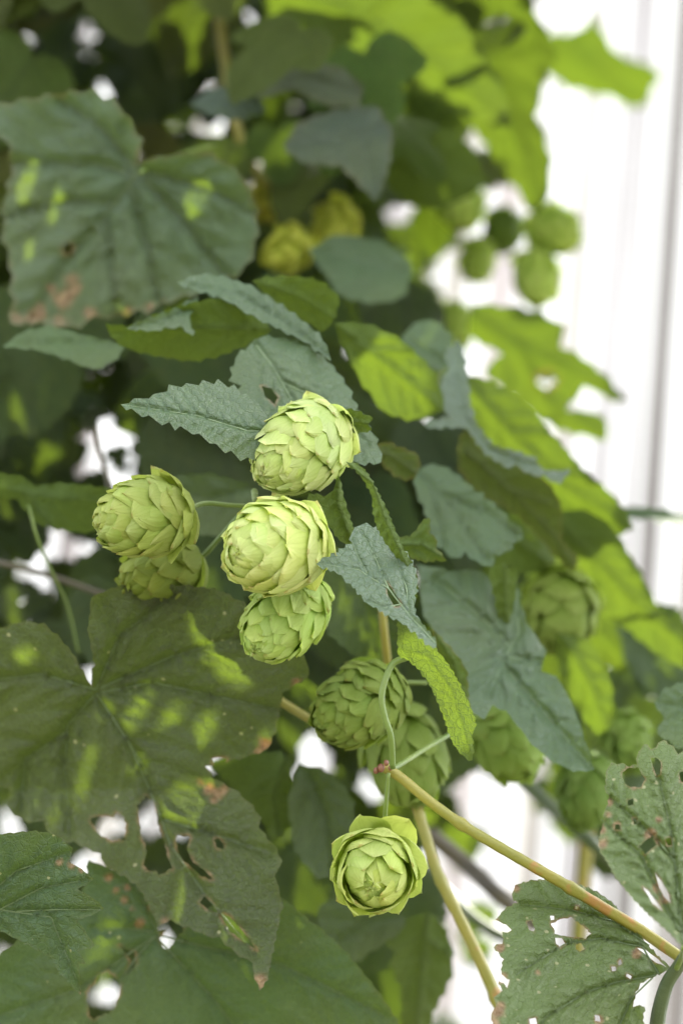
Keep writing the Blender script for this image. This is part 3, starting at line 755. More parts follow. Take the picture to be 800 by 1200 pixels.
def bract_mesh(i, N, L, Wd, rn, hw0, ell, lift, flare, nu=9, nv=13):
    """one overlapping papery scale, lying on the egg-shaped cone"""
    t = i / (N - 1)
    phi = i * 2.39996 + rn.uniform(-.28, .28)
    sa = 0.03 + 0.84 * t ** 0.92
    l = ell * (1.0 - 0.30 * t) * rn.uniform(0.85, 1.18)
    hw = hw0 * (1.0 - 0.32 * t) * rn.uniform(0.78, 1.2)
    lf = lift * rn.uniform(0.5, 2.0)
    tw = rn.uniform(-.25, .25)
    curl = rn.uniform(-0.2, 1.0)
    tp = rn.uniform(2.2, 4.2)
    crease = rn.uniform(0.2, 0.9)
    wav = rn.uniform(0, 6.28)
    V, UV, F = [], [], []
    for a in range(nv):
        v = a / (nv - 1)
        s = sa + l * v
        over = max(0.0, s - 0.985)
        s2 = min(s, 0.985)
        r, z = prof(s2, L, Wd)
        nr, nz = prof_n(s2, L, Wd)
        w = hw * (max(0.0, 1 - v ** tp)) ** 0.75 * (0.62 + 0.38 * math.sin(math.pi * min(v * 1.05, 1) * 0.9))
        reff = max(r + 0.0015, Wd * 0.17)
        for b in range(nu):
            u = -1 + 2 * b / (nu - 1)
            ang = phi + tw * (v - .4) + u * w / reff
            off = -0.0022 + (0.0022 + lf) * v ** 1.15
            off += 0.0013 * (1 - abs(u) ** 2.2) * math.sin(math.pi * min(1, v * .92 + .06)) 
            off -= 0.0009 * crease * (abs(u) < 0.12) * (1 - v)
            off += flare * v ** 2.2 + curl * 0.0008 * v ** 7
            off += 0.0005 * math.sin(3.1 * u + 5 * v + wav) + 0.0005 * abs(u) ** 3 * math.sin(9 * v + wav * 2) * v
            rr = r + nr * off - over * L * 1.1            # the last bracts close over the tip
            V.append((rr * math.cos(ang), rr * math.sin(ang), z + nz * off + over * L * 0.10))
            UV.append(((u + 1) / 2, v))
    for a in range(nv - 1):
        for b in range(nu - 1):
            k = a * nu + b
            F.append((k, k + 1, k + nu + 1, k + nu))
    return V, F, UV

def core_mesh(L, Wd):
    V, F = [], []
    ns, nk = 14, 18
    for i in range(ns + 1):
        r, z = prof(0.02 + 0.93 * i / ns, L, Wd)
        for k in range(nk):
            a = 2 * math.pi * k / nk
            V.append(((r * 0.80) * math.cos(a), (r * 0.80) * math.sin(a), L * 0.04 + z * 0.90))
    for i in range(ns):
        for k in range(nk):
            k2 = (k + 1) % nk
            F.append((i * nk + k, i * nk + k2, (i + 1) * nk + k2, (i + 1) * nk + k))
    F.append(tuple(range(nk))[::-1]); F.append(tuple(ns * nk + k for k in range(nk)))
    return V, F, [(0.5, 0.15)] * len(V)

def cone(label, cx, cy, d, axis, Lpx, Wpx, N=44, seed=1, spin=0.0, hw=0.30, ell=0.34, lift=0.0016, collar=4, flare=0.004,
         tint=(1, 1, 1), detailed=True, stalk=None, group='hop cones', sr=0.0009):  # tint also puts the shade of dim cones into their colour
    rn = random.Random(seed)
    ax = (M3 @ Vector(axis)).normalized()
    u = ax.cross(M3 @ Vector((0.1, 1, 0.2))).normalized()
    w = ax.cross(u)
    k = K * d
    L, Wd = Lpx * k, Wpx * k * 0.90
    ctr = P(cx, cy, d)
    base = ctr - ax * L * 0.5
    rot = Matrix((u, w, ax)).transposed() @ Matrix.Rotation(spin, 3, 'Z')
    meshes = []
    for i in range(N):
        fl = flare * rn.uniform(0.4, 1.3) if i < collar else 0.0
        meshes.append(bract_mesh(i, N, L, Wd, rn, hw * Wd * 1.25, ell, lift, fl, *((9, 13) if detailed else (6, 8))))
    if 'shaded darker' in label: DIM.append((np.array(ctr), Wpx * k))
    CONES.append((np.array(ctr), Wpx * k * 0.5))
    SHADE.extend([np.array(ctr + (M3 @ Vector(q)) * (Wpx * k * .4)) for q in ((0, 0, 0), (.8, .5, 0), (-.8, .5, 0), (.5, -.6, 0), (-.5, -.6, 0))] if not group.startswith('sunlit') else [])
    if detailed:
        t = empty('hop_cone', base)
        t.matrix_world = Matrix.Translation(base) @ rot.to_4x4()
        tag(t, label, 'hop cone', group)
        o = mesh_obj('core', *core_mesh(L, Wd)[:2], MAT_BRACT, t, uv=core_mesh(L, Wd)[2]); o.color = (*tint, 1)
        for (V, F, UV) in meshes:
            o = mesh_obj('bract', V, F, MAT_BRACT, t, uv=UV)
            q = rn.uniform(0.90, 1.08)
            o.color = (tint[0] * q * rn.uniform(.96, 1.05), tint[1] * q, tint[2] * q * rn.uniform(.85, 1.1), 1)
    else:
        V, F, UV = core_mesh(L, Wd)
        V, F, UV = list(V), list(F), list(UV)
        for (v, f, uv) in meshes:
            b = len(V); V += v; UV += uv
            F += [tuple(i + b for i in q) for q in f]
        t = mesh_obj('hop_cone', V, F, MAT_BRACT, uv=UV)
        t.matrix_world = Matrix.Translation(base) @ rot.to_4x4()
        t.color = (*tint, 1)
        tag(t, label, 'hop cone', group)
    if stalk:
        inv = t.matrix_world.inverted()
        pp = [Vector((0, 0, 0.001))] + [inv @ P(*q) for q in stalk]
        tube('stalk', pp, sr * 1.3, sr, MAT_STALK, t, origin=(0, 0, 0), sides=8)
    return t

G = 'hop cones in focus'
cone('pale hop cone highest of the sharp cluster, tip turned down left', 353, 525, 0.905, (-0.55, -0.42, 0.70), 140, 108, N=94, seed=3, hw=0.27, ell=0.235, lift=0.0009, collar=5, flare=0.0015, group=G, spin=0.6,
     stalk=[(392, 492, .93), (385, 520, .945), (330, 575, .94), (303, 590, .925)], tint=(1.0, 1.0, 1.05))
cone('largest pale hop cone in the middle of the sharp cluster, bracts flared on top', 322, 641, 0.880, (-0.60, -0.12, 0.76), 128, 118, N=74, seed=11, hw=0.31, ell=0.275, lift=0.0011, collar=7, flare=0.0035, group=G, spin=2.2,
     stalk=[(375, 612, .915), (330, 590, .925), (305, 592, .922)], tint=(1.08, 1.05, 1.02))
cone('greener hop cone hanging directly below the largest cone', 334, 722, 0.910, (-0.48, -0.52, 0.68), 128, 96, N=80, seed=21, hw=0.27, ell=0.26, lift=0.0009, collar=4, flare=0.002, group=G, spin=1.1,
     stalk=[(372, 650, .925), (350, 605, .925), (306, 594, .922)], tint=(0.80, 0.90, 0.70))
cone('leftmost sharp hop cone with torn bracts curling up from its stalk end', 170, 607, 0.897, (-0.80, -0.16, 0.56), 120, 100, N=72, seed=34, hw=0.33, ell=0.27, lift=0.0008, collar=8, flare=0.0035, group=G, spin=0.3,
     stalk=[(240, 590, .915), (268, 592, .918), (296, 593, .920)], tint=(0.70, 0.72, 0.52))
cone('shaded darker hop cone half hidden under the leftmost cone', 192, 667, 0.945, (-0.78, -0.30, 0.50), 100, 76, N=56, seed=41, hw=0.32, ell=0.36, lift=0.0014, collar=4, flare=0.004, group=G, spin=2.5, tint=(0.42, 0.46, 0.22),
     stalk=[(240, 650, .955), (280, 605, .94), (298, 594, .923)])
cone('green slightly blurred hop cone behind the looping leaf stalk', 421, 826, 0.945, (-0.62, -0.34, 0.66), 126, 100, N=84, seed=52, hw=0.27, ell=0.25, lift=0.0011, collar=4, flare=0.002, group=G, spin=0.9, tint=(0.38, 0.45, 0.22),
     stalk=[(462, 800, .975), (500, 800, .98)])
cone('lowest hop cone, opened like a rose and facing the viewer', 440, 1019, 0.892, (-0.10, -0.20, 0.97), 96, 96, N=58, seed=63, hw=0.33, ell=0.34, lift=0.0026, collar=9, flare=0.0022, group=G, spin=1.8, tint=(0.88, 0.90, 0.68),
     stalk=[(450, 968, .905), (452, 940, .902), (455, 906, .900)], sr=0.0008)
H = 'blurred hop cones'
cone('blurred green hop cone crossed by a thin twig behind the main stem node', 474, 884, 0.995, (0.25, -0.72, 0.62), 130, 100, N=44, seed=71, detailed=False, group=H, tint=(0.42, 0.50, 0.26))
cone('blurred hop cone half hidden behind the long point of the big blue-grey leaf', 590, 862, 1.05, (0.35, -0.65, 0.6), 115, 92, N=42, seed=72, detailed=False, group=H, tint=(0.46, 0.58, 0.30))
cone('dim blurred hop cone in the shade right of the big blue-grey leaf', 658, 716, 1.11, (-0.2, -0.6, 0.75), 110, 92, N=42, seed=73, detailed=False, group=H, tint=(0.40, 0.46, 0.22))  # shade painted in by the low tint
cone('blurred hop cone at the top left of the hanging upper right cluster', 541, 240, 1.46, (0.0, -0.75, 0.6), 64, 58, N=36, seed=74, detailed=False, group=H, tint=(1.15, 1.2, 0.85))
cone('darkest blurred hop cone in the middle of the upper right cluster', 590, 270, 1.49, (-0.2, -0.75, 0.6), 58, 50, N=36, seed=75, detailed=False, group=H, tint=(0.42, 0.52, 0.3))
cone('blurred hop cone sticking out furthest to the right of the upper right cluster', 649, 270, 1.44, (0.5, -0.45, 0.7), 68, 60, N=36, seed=76, detailed=False, group=H, tint=(1.12, 1.18, 0.8))
cone('blurred hop cone hanging lowest at the right of the upper right cluster', 629, 325, 1.43, (0.05, -0.8, 0.55), 70, 58, N=36, seed=77, detailed=False, group=H, tint=(1.12, 1.18, 0.8))
cone('small blurred hop cone between the bright gaps of the upper right cluster', 559, 304, 1.47, (-0.1, -0.85, 0.5), 58, 42, N=34, seed=78, detailed=False, group=H, tint=(0.95, 1.02, 0.62))
cone('small dim blurred hop cone above the blurred sunlit leaf', 536, 378, 1.45, (0.0, -0.85, 0.5), 56, 44, N=34, seed=79, detailed=False, group=H, tint=(0.95, 1.02, 0.62))
cone('yellowish blurred hop cone nearest to the large upper-left leaf', 338, 292, 1.25, (-0.5, -0.55, 0.65), 66, 54, N=36, seed=80, detailed=False, group=H, tint=(0.88, 0.80, 0.30))
cone('yellowish blurred hop cone upper right of another yellowish cone', 392, 262, 1.28, (-0.4, -0.5, 0.7), 70, 50, N=36, seed=81, detailed=False, group=H, tint=(0.88, 0.80, 0.30))
cone('dull yellow blurred hop cone highest among the yellowish cones', 320, 232, 1.30, (-0.2, -0.6, 0.7), 60, 50, N=34, seed=82, detailed=False, group=H, tint=(0.85, 0.7, 0.25))
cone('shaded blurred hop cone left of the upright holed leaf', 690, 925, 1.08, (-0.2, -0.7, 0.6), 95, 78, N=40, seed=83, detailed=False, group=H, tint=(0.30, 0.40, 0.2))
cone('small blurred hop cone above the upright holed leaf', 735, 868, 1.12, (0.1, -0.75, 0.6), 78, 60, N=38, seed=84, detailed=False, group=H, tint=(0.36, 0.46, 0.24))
# ================================================================== stems and twigs
def stem(name, label, pts, r0, r1, mat, cat='stem', **kw):
    o = tube(name, [P(*p) for p in pts], r0, r1, mat, **kw)
    return tag(o, label, cat)
main = stem('hop_bine', 'yellow-green stem with red flecks running down from a red node to the right', 
     [(448, 898, .905), (470, 912, .903), (500, 937, .90), (540, 966, .898), (580, 990, .895), (620, 1013, .893), (660, 1036, .892), (705, 1063, .892), (750, 1090, .89), (800, 1124, .885), (850, 1156, .88)], 0.00195, 0.0023, MAT_STEM, sides=20, knobby=0.03, ridge=0.05, nodes=(0.30, 0.62))
# red scaly node at the stem tip
for k, (x, y, r) in enumerate([(446, 900, .0015), (440, 903, .0011), (452, 894, .0010), (457, 900, .0009)]):
    V, F = [], []
    n, m = 8, 6
    for i in range(m + 1):
        th = math.pi * i / m
        for j in range(n):
            a = 2 * math.pi * j / n
            rr = r * (1 + 0.25 * math.sin(3 * a + k) * math.sin(th))
            V.append((rr * math.sin(th) * math.cos(a), rr * math.sin(th) * math.sin(a), 1.2 * rr * math.cos(th)))
    for i in range(m):
        for j in range(n):
            j2 = (j + 1) % n
            F.append((i * n + j, (i + 1) * n + j, (i + 1) * n + j2, i * n + j2))
    o = mesh_obj('bud_scale', V, F, MAT_NODE, main, loc=P(x, y, .899) - main.location)
stem('hop_bine', 'thin green twig rising to the right from the red node across a blurred cone', [(458, 902, .905), (478, 890, .92), (500, 876, .935), (524, 862, .95), (545, 848, .965)], 0.0011, 0.0010, MAT_STALK)
stem('hop_bine', 'thick olive stem slanting down between the lowest cone and the holed leaf', [(484, 930, .985), (497, 975, .98), (513, 1025, .975), (535, 1070, .97), (560, 1122, .965), (585, 1178, .96), (605, 1230, .955)], 0.0023, 0.0026, MAT_STEM, sides=20, knobby=0.04, ridge=0.06, nodes=(0.35, 0.8))
stem('hop_bine', 'short yellowish stem passing behind the green slightly blurred cone', [(318, 815, .99), (345, 832, .985), (372, 848, .98), (410, 870, .985)], 0.0018, 0.0018, MAT_STEM)
stem('hop_bine', 'thin upright yellow stem behind the folded leaf', [(446, 690, .99), (450, 740, .99), (455, 790, 1.0), (458, 850, 1.0)], 0.0018, 0.0018, MAT_STEM)
stem('woody_twig', 'dark blurred branch slanting down to the right across the fence gaps', [(560, 850, 1.16), (600, 902, 1.15), (640, 940, 1.14), (690, 985, 1.12), (740, 1030, 1.12)], 0.0036, 0.0030, MAT_DARKSTEM)
stem('woody_twig', 'dark woody branch low behind the lowest cone, sloping down to the holed leaf', [(500, 975, 1.20), (545, 1012, 1.2), (580, 1045, 1.18), (630, 1085, 1.18)], 0.0045, 0.0040, MAT_OLD)
stem('woody_twig', 'second dark woody branch, lower and thinner, behind the olive stem', [(490, 1010, 1.24), (540, 1062, 1.22), (575, 1090, 1.2), (640, 1120, 1.2)], 0.0034, 0.0030, MAT_DARKSTEM)
stem('woody_twig', 'thin dark twig across the bright gaps at the left edge', [(-40, 652, 1.1), (20, 664, 1.1), (75, 680, 1.11), (130, 700, 1.12)], 0.0015, 0.0013, MAT_OLD)
stem('woody_twig', 'thin dark twig running down through the left bright gaps', [(112, 500, 1.13), (120, 540, 1.13), (140, 590, 1.12), (175, 640, 1.12)], 0.0013, 0.0012, MAT_OLD)
stem('hop_bine', 'dark green stem rising at the bottom right corner between the two holed leaves', [(768, 1230, .875), (771, 1190, .873), (780, 1155, .871), (792, 1135, .868), (800, 1122, .866)], 0.0030, 0.0022, MAT_DARKSTEM, sides=20, ridge=0.07)
stem('hop_bine', 'small knobby joint behind the topmost and largest cones', [(298, 575, .928), (299, 584, .923), (301, 592, .922), (304, 602, .923), (312, 625, .93)], 0.0013, 0.0014, MAT_STALK, knobby=0.12)
stem('hop_bine', 'blurred pale green bine crossing behind the upper foliage', [(250, -40, 1.3), (262, 60, 1.3), (275, 140, 1.29), (300, 200, 1.29), (350, 240, 1.28)], 0.0030, 0.0026, MAT_STEM)
stem('hop_bine', 'blurred yellow-green upright bine low against the right fence', [(688, 960, 1.3), (684, 1010, 1.3), (680, 1060, 1.3), (676, 1120, 1.3)], 0.0042, 0.0042, MAT_STEM)
# ================================================================== blurred leaves deeper in the plant
def generic_leaf(seed, lobes=3):
    rn = random.Random(seed)
    """outline of a hop leaf one unit long, stalk end at the origin, tip at +y"""
    if lobes == 3:
        half = [(0.03, -0.02), (0.16, -0.12), (0.34, -0.10), (0.46, 0.06), (0.60, 0.30), (0.56, 0.40), (0.40, 0.42), (0.27, 0.44), (0.31, 0.58), (0.26, 0.76), (0.13, 0.92)]
    else:
        half = [(0.03, -0.02), (0.18, -0.12), (0.38, -0.06), (0.47, 0.12), (0.46, 0.32), (0.38, 0.54), (0.25, 0.76), (0.11, 0.92)]
    h = [(x * rn.uniform(.92, 1.08), y + rn.uniform(-.02, .02)) for x, y in half]
    g = [(-x * rn.uniform(.92, 1.08), y + rn.uniform(-.02, .02)) for x, y in half]
    out = [(0, 0.02)] + h + [(0, 1.0)] + g[::-1]
    return out

def generic_mesh(seed, lobes, res):
    rn = random.Random(seed)
    out = [(x * 100, y * 100) for x, y in generic_leaf(seed, lobes)]
    poly = toothed(out, 9, 2.6, apex=len(out) // 2, rn=rn)
    x0, y0 = poly.min(0); x1, y1 = poly.max(0)
    gx, gy = np.meshgrid(np.arange(x0, x1, res), np.arange(y0, y1, res))
    X, Y = gx.ravel(), gy.ravel()
    m = inside(poly, X, Y); X, Y = X[m], Y[m]
    es = [(*poly[i], *poly[(i + 1) % len(poly)], 1.0) for i in range(len(poly))]
    de, _ = seg_dist(X, Y, es); X, Y = X[de > res * .4], Y[de > res * .4]
    P2 = [Vector(p) for p in poly] + [Vector((a, b)) for a, b in zip(X, Y)]
    E = [(i, (i + 1) % len(poly)) for i in range(len(poly))]
    vs, _, fs, *_ = delaunay_2d_cdt(P2, E, [], 0, 1e-4)
    A = np.array([tuple(v) for v in vs]); T = np.array([f for f in fs if len(f) == 3])
    cx, cy = A[T].mean(1).T
    T = T[inside(poly, cx, cy)]
    X, Y = A[:, 0], A[:, 1]
    mains = [[(0, 2), (0, 98)], [(0, 3), (35, 20), (54, 34)], [(0, 3), (-35, 20), (-54, 34)], [(0, 2), (28, -6)], [(0, 2), (-28, -6)]]
    segs = side_veins(mains, poly, 13, rn)
    dv, w = seg_dist(X, Y, segs)
    vein = np.clip(1.2 - dv / (0.9 * w + .3), 0, 1) * np.clip(w, .45, 1.2) / 1.2
    ph = [rn.uniform(0, 6.28) for _ in range(4)]
    Z = -0.10 * np.abs(X) * (0.4 + rn.random()) - rn.uniform(0.0010, 0.004) * (Y - 30) ** 2 + 2.2 * np.sin(X / 11 + ph[0]) * np.sin(Y / 14 + ph[1]) + 1.0 * np.sin(X / 6 + ph[2]) - 0.8 * np.exp(-(dv / 3) ** 2)
    W = np.stack([X, Y, Z], 1) / 100
    a, b, c = W[T[:, 0]], W[T[:, 1]], W[T[:, 2]]
    if np.cross(b - a, c - a).sum(0)[2] < 0: T = T[:, ::-1]
    return W, T, vein

PROTO = []
POLY = []
for s in range(7):
    W, T, vein = generic_mesh(100 + s, 3 if s % 3 else 1, 5.0)
    me = bpy.data.meshes.new('hop_leaf')
    me.from_pydata(W.tolist(), [], T.tolist())
    me.shade_smooth(); me.materials.append(MAT_LEAF)
    a = me.color_attributes.new('leafdata', 'FLOAT_COLOR', 'POINT')
    a.data.foreach_set('color', np.stack([vein, vein * 0, vein * 0 + .1, vein * 0 - .25], 1).astype(np.float32).ravel())
    PROTO.append(me)
    POLY.append(np.array([(x, y) for x, y in generic_leaf(100 + s, 3 if s % 3 else 1)]))

GAPS = [(110, 503, 12), (146, 522, 14), (140, 560, 8), (96, 552, 12), (128, 530, 6), (155, 585, 6), (30, 665, 12), (52, 690, 12), (80, 648, 8),
        (112, 640, 10), (64, 632, 6), (25, 708, 8), (106, 788, 12), (125, 970, 22), (176, 965, 20), (372, 884, 14), (352, 945, 9), (358, 906, 10), (258, 893, 10), (5, 955, 18), (122, 1165, 18),
        (195, 1095, 12), (100, 1010, 10), (10, 1130, 14), (55, 620, 10), 
        (580, 960, 26), (600, 1000, 30), (640, 990, 36), (560, 920, 18), (575, 925, 20), (660, 1010, 30), (535, 1128, 22), (545, 1180, 24), (512, 1012, 10), (498, 1190, 10), (530, 1075, 12), (533, 1040, 12), (615, 1020, 30), (700, 1040, 30), (715, 1080, 30),
        (762, 1130, 24), (745, 1130, 20), (495, 1010, 10), (365, 870, 10), (500, 1000, 12), (470, 925, 8), (440, 925, 8),
        (538, 180, 14), (530, 204, 13), (598, 235, 20), (570, 275, 13), (520, 330, 16), (590, 345, 24), (570, 415, 22), (545, 345, 14), (610, 330, 10), (475, 470, 10), (405, 405, 10), (640, 365, 14),
        (700, 500, 40), (640, 520, 14), (690, 545, 18), (720, 520, 40), (705, 770, 12), (650, 870, 12), (623, 880, 12), (745, 640, 20), (690, 480, 30), (720, 690, 10), (655, 655, 5), (600, 450, 16)]

_c = [(gx + gr * f * a, gy + gr * f * b) for gx, gy, gr in GAPS for f in ((0.95,) if gx > 500 and gy < 440 else (0.6,)) for a, b in ((0, 0), (1, 0), (-1, 0), (0, 1), (0, -1))]
GX, GY = np.array([c[0] for c in _c]), np.array([c[1] for c in _c])
SPARK = [(229, 150), (245, 102), (120, 102), (97, 38), (345, 131), (100, 436), (400, 60), (430, 20), (290, 20), (480, 205), (455, 250), (150, 430), (30, 40)]
GX = np.append(GX, [p[0] for p in SPARK]); GY = np.append(GY, [p[1] for p in SPARK])
fillers = []
def rayline(w0, p, r):
    """does the leaf disc (centre p, radius r) catch the sunbeam through point w0?"""
    v = p - w0
    t = v @ Sn
    return t > 0 and np.linalg.norm(v - t * Sn) < r

def place(px, py, d, size, facing, tint, label, group, rn, under=False, gapk=0.62, sunny=0.0):
    ctr = np.array(P(px, py, d))
    rpx = size / (K * d) * 0.5
    for (w0, r) in BEAMS:
        if rayline(w0, ctr, r + size * 0.40): return None
    # local axes: z = upper side normal, y = direction of the tip
    nz = (M3 @ Vector(facing)).normalized()
    down = M3 @ Vector((rn.uniform(-.7, .7), -1, rn.uniform(-.3, .3)))
    y = (down - nz * down.dot(nz)).normalized()
    x = y.cross(nz)
    pi_ = rn.randrange(len(PROTO))
    s = size
    m = Matrix((x * s, y * s, nz * s)).transposed().to_4x4()
    m.translation = Vector(ctr) - y * s * 0.42
    # leave the openings through which the fence shows
    q = [proj(m @ Vector((a, b, 0))) for a, b in POLY[pi_]]
    pg = np.array([(a, b) for a, b, c in q])
    if inside(pg, GX, GY).any(): return None
    o = bpy.data.objects.new('hop_leaf', PROTO[pi_])
    o.matrix_world = m
    o.color = (*[c * rn.uniform(.8, 1.2) for c in tint], 0.3)
    if sunny and facing[2] < 0 and rn.random() < sunny: LIT.append((ctr, size * 0.2))
    link(o)
    tag(o, label, 'leaf', group)
    fillers.append((ctr, size))
    return o

# open view to the fence right of the plant
for _y in range(-60, 500, 24):
    GX = np.append(GX, [672 if _y > 130 else 720, 740]); GY = np.append(GY, [_y, _y])
# sunbeams cut through the added leaves overhead to draw the bright patches
BEAMS = []
def beam(key, r, *pts):
    f = LEAVES[key][2]
    for (x, y) in pts:
        d = float(f(np.array([float(x)]), np.array([float(y)]))[0])
        BEAMS.append((np.array(P(x, y, d)), max(0.0015, r * K * d - 0.0002)))
beam('L2', 9, (25, 767), (35, 768))
beam('L2', 9, (163, 825), (157, 838), (150, 850))
beam('L2', 10, (196, 845), (190, 860))
beam('L2', 11, (240, 850), (234, 866), (226, 884))
beam('L2', 7, (108, 878), (103, 895), (97, 915), (92, 935))
beam('L2', 8, (128, 818), (120, 838)); beam('L2', 9, (160, 900), (25, 900)); beam('L2', 8, (262, 1010), (230, 1035)); beam('L2', 6, (64, 950), (60, 968))
beam('L2', 12, (204, 940), (200, 958))
beam('L2', 8, (310, 868))
beam('L3', 10, (40, 1012), (35, 1028), (30, 1048))
beam('L4', 9, (122, 1095), (116, 1112), (110, 1128)); beam('L4', 9, (238, 1130), (230, 1150))
beam('L1', 12, (229, 230)); beam('L1', 10, (226, 246))
beam('L1', 11, (33, 208), (26, 226)); beam('L1', 8, (66, 234), (58, 256)); beam('L1', 8, (32, 296))

rn = random.Random(99)
def region(n, fx, fy, fd, size, tint, label, group, under=0.3, boundary=None, tries=40, gapk=0.62, sunny=0.0):
    for i in range(n):
        for k in range(tries):
            x, y, d = rn.uniform(*fx), rn.uniform(*fy), rn.uniform(*fd)
            if boundary and not boundary(x, y): continue
            if rn.random() < under: fc = (rn.uniform(-.5, .5), rn.uniform(-.6, .1), -1)
            else: fc = (rn.uniform(-.6, .6), rn.uniform(.0, .9), 1)
            if place(x, y, d, rn.uniform(*size), fc, tint, label, group, rn, gapk=gapk, sunny=sunny): break

region(34, (-60, 330), (-60, 240), (1.20, 1.42), (.05, .085), (0.080, 0.095, 0.018), 'blurred dark olive leaf in the shaded mass above the large upper-left leaf', 'blurred leaves at the top left', sunny=0.6)
region(14, (380, 560), (150, 470), (1.5, 1.7), (.05, .08), TOP, 'blurred green leaf behind the yellow-green diagonal leaf', 'blurred leaves left of the upper right cones', under=0.6, gapk=0.5, sunny=0.5)
region(2, (300, 560), (-40, 150), (1.13, 1.22), (.05, .08), UND, 'blurred olive leaf hanging in front of the broad bright leaf at the top', 'blurred leaves over the top edge', under=0.8, sunny=0.9)
region(26, (300, 620), (-60, 250), (1.45, 1.75), (.05, .09), UND, 'blurred green leaf in the bright canopy at the top centre', 'blurred leaves at the top centre', under=0.8, sunny=0.8, boundary=lambda x, y: x < 600 - max(0, y - 120) * .5)
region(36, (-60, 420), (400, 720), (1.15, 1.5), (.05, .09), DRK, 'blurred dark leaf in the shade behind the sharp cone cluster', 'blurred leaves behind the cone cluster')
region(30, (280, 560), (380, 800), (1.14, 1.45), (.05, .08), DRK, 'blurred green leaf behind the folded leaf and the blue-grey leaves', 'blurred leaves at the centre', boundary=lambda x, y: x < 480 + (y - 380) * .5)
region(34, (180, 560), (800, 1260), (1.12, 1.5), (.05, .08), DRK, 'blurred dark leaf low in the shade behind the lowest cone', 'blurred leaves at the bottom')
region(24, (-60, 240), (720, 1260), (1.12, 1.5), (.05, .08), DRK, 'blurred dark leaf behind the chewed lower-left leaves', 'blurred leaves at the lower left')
region(34, (500, 840), (560, 960), (1.22, 1.5), (.05, .08), TOP, 'blurred green leaf among the lit leaves at the right', 'blurred leaves at the right', under=0.6, sunny=0.5, boundary=lambda x, y: y > 470 + (x - 560) * 1.18 + 30)

region(16, (300, 600), (-40, 230), (1.22, 1.36), (.03, .05), UND, 'small blurred green leaf among the bright leaves at the top centre', 'small blurred leaves at the top centre', under=0.6, sunny=0.5, boundary=lambda x, y: x < 590 - max(0, y - 120) * .6)
region(14, (470, 640), (190, 450), (1.5, 1.75), (.022, .04), UND, 'small blurred leaf between the hanging upper right cones', 'small blurred leaves around the upper right cones', under=0.7, sunny=0.5, boundary=lambda x, y: x < 650)
_g = (GX, GY)
GX, GY = np.array([112., 146., 96., 30., 52., 112.]), np.array([503., 522., 552., 665., 690., 640.])
region(9, (80, 175), (480, 610), (1.18, 1.32), (.012, .022), DRK, 'tiny blurred leaf crossing the bright gap left of the cones', 'tiny leaves in the left gaps')
region(9, (-10, 140), (615, 715), (1.18, 1.32), (.012, .022), DRK, 'tiny blurred leaf crossing the lower bright gap at the left edge', 'tiny leaves in the lower left gaps')
GX, GY = _g

from mathutils.bvhtree import BVHTree
bvh = BVHTree.FromPolygons([tuple(v) for v in np.concatenate(GEO_V)], [tuple(f) for f in np.concatenate(GEO_F)])
def free(w):
    for c, r in CONES:
        v = c - np.array(w)
        t = v @ Sn
        if t > 0 and np.linalg.norm(v - t * Sn) < r + 0.004: return False
    return bvh.ray_cast(Vector(w) + S * 0.006, S)[0] is None
OPEN = [(np.array(w), r) for w, r in BEAMS if free(w)] + [(w, r) for w, r in LIT if free(w)]
OW, OR = np.array([o[0] for o in OPEN]), np.array([o[1] for o in OPEN])
print('BEAMS free', sum(free(w) for w, r in BEAMS), len(BEAMS), 'LIT', sum(free(w) for w, r in LIT), len(LIT))
def sun_cut(W, F):
    """drop the faces that would stop a sunbeam"""
    c0 = W.mean(0)
    rad = np.linalg.norm(W - c0, axis=1).max()
    v0 = c0 - OW
    near = np.linalg.norm(v0 - (v0 @ Sn)[:, None] * Sn, axis=1) < rad + OR + 0.0022
    if not near.any(): return F
    c = W[F].mean(1)
    keep = np.ones(len(F), dtype=bool)
    for w, r in zip(OW[near], OR[near]):
        v = c - w
        tt = v @ Sn
        keep &= ~((tt > 0.02) & (np.linalg.norm(v - tt[:, None] * Sn, axis=1) < r + 0.0022))
    return F[keep]

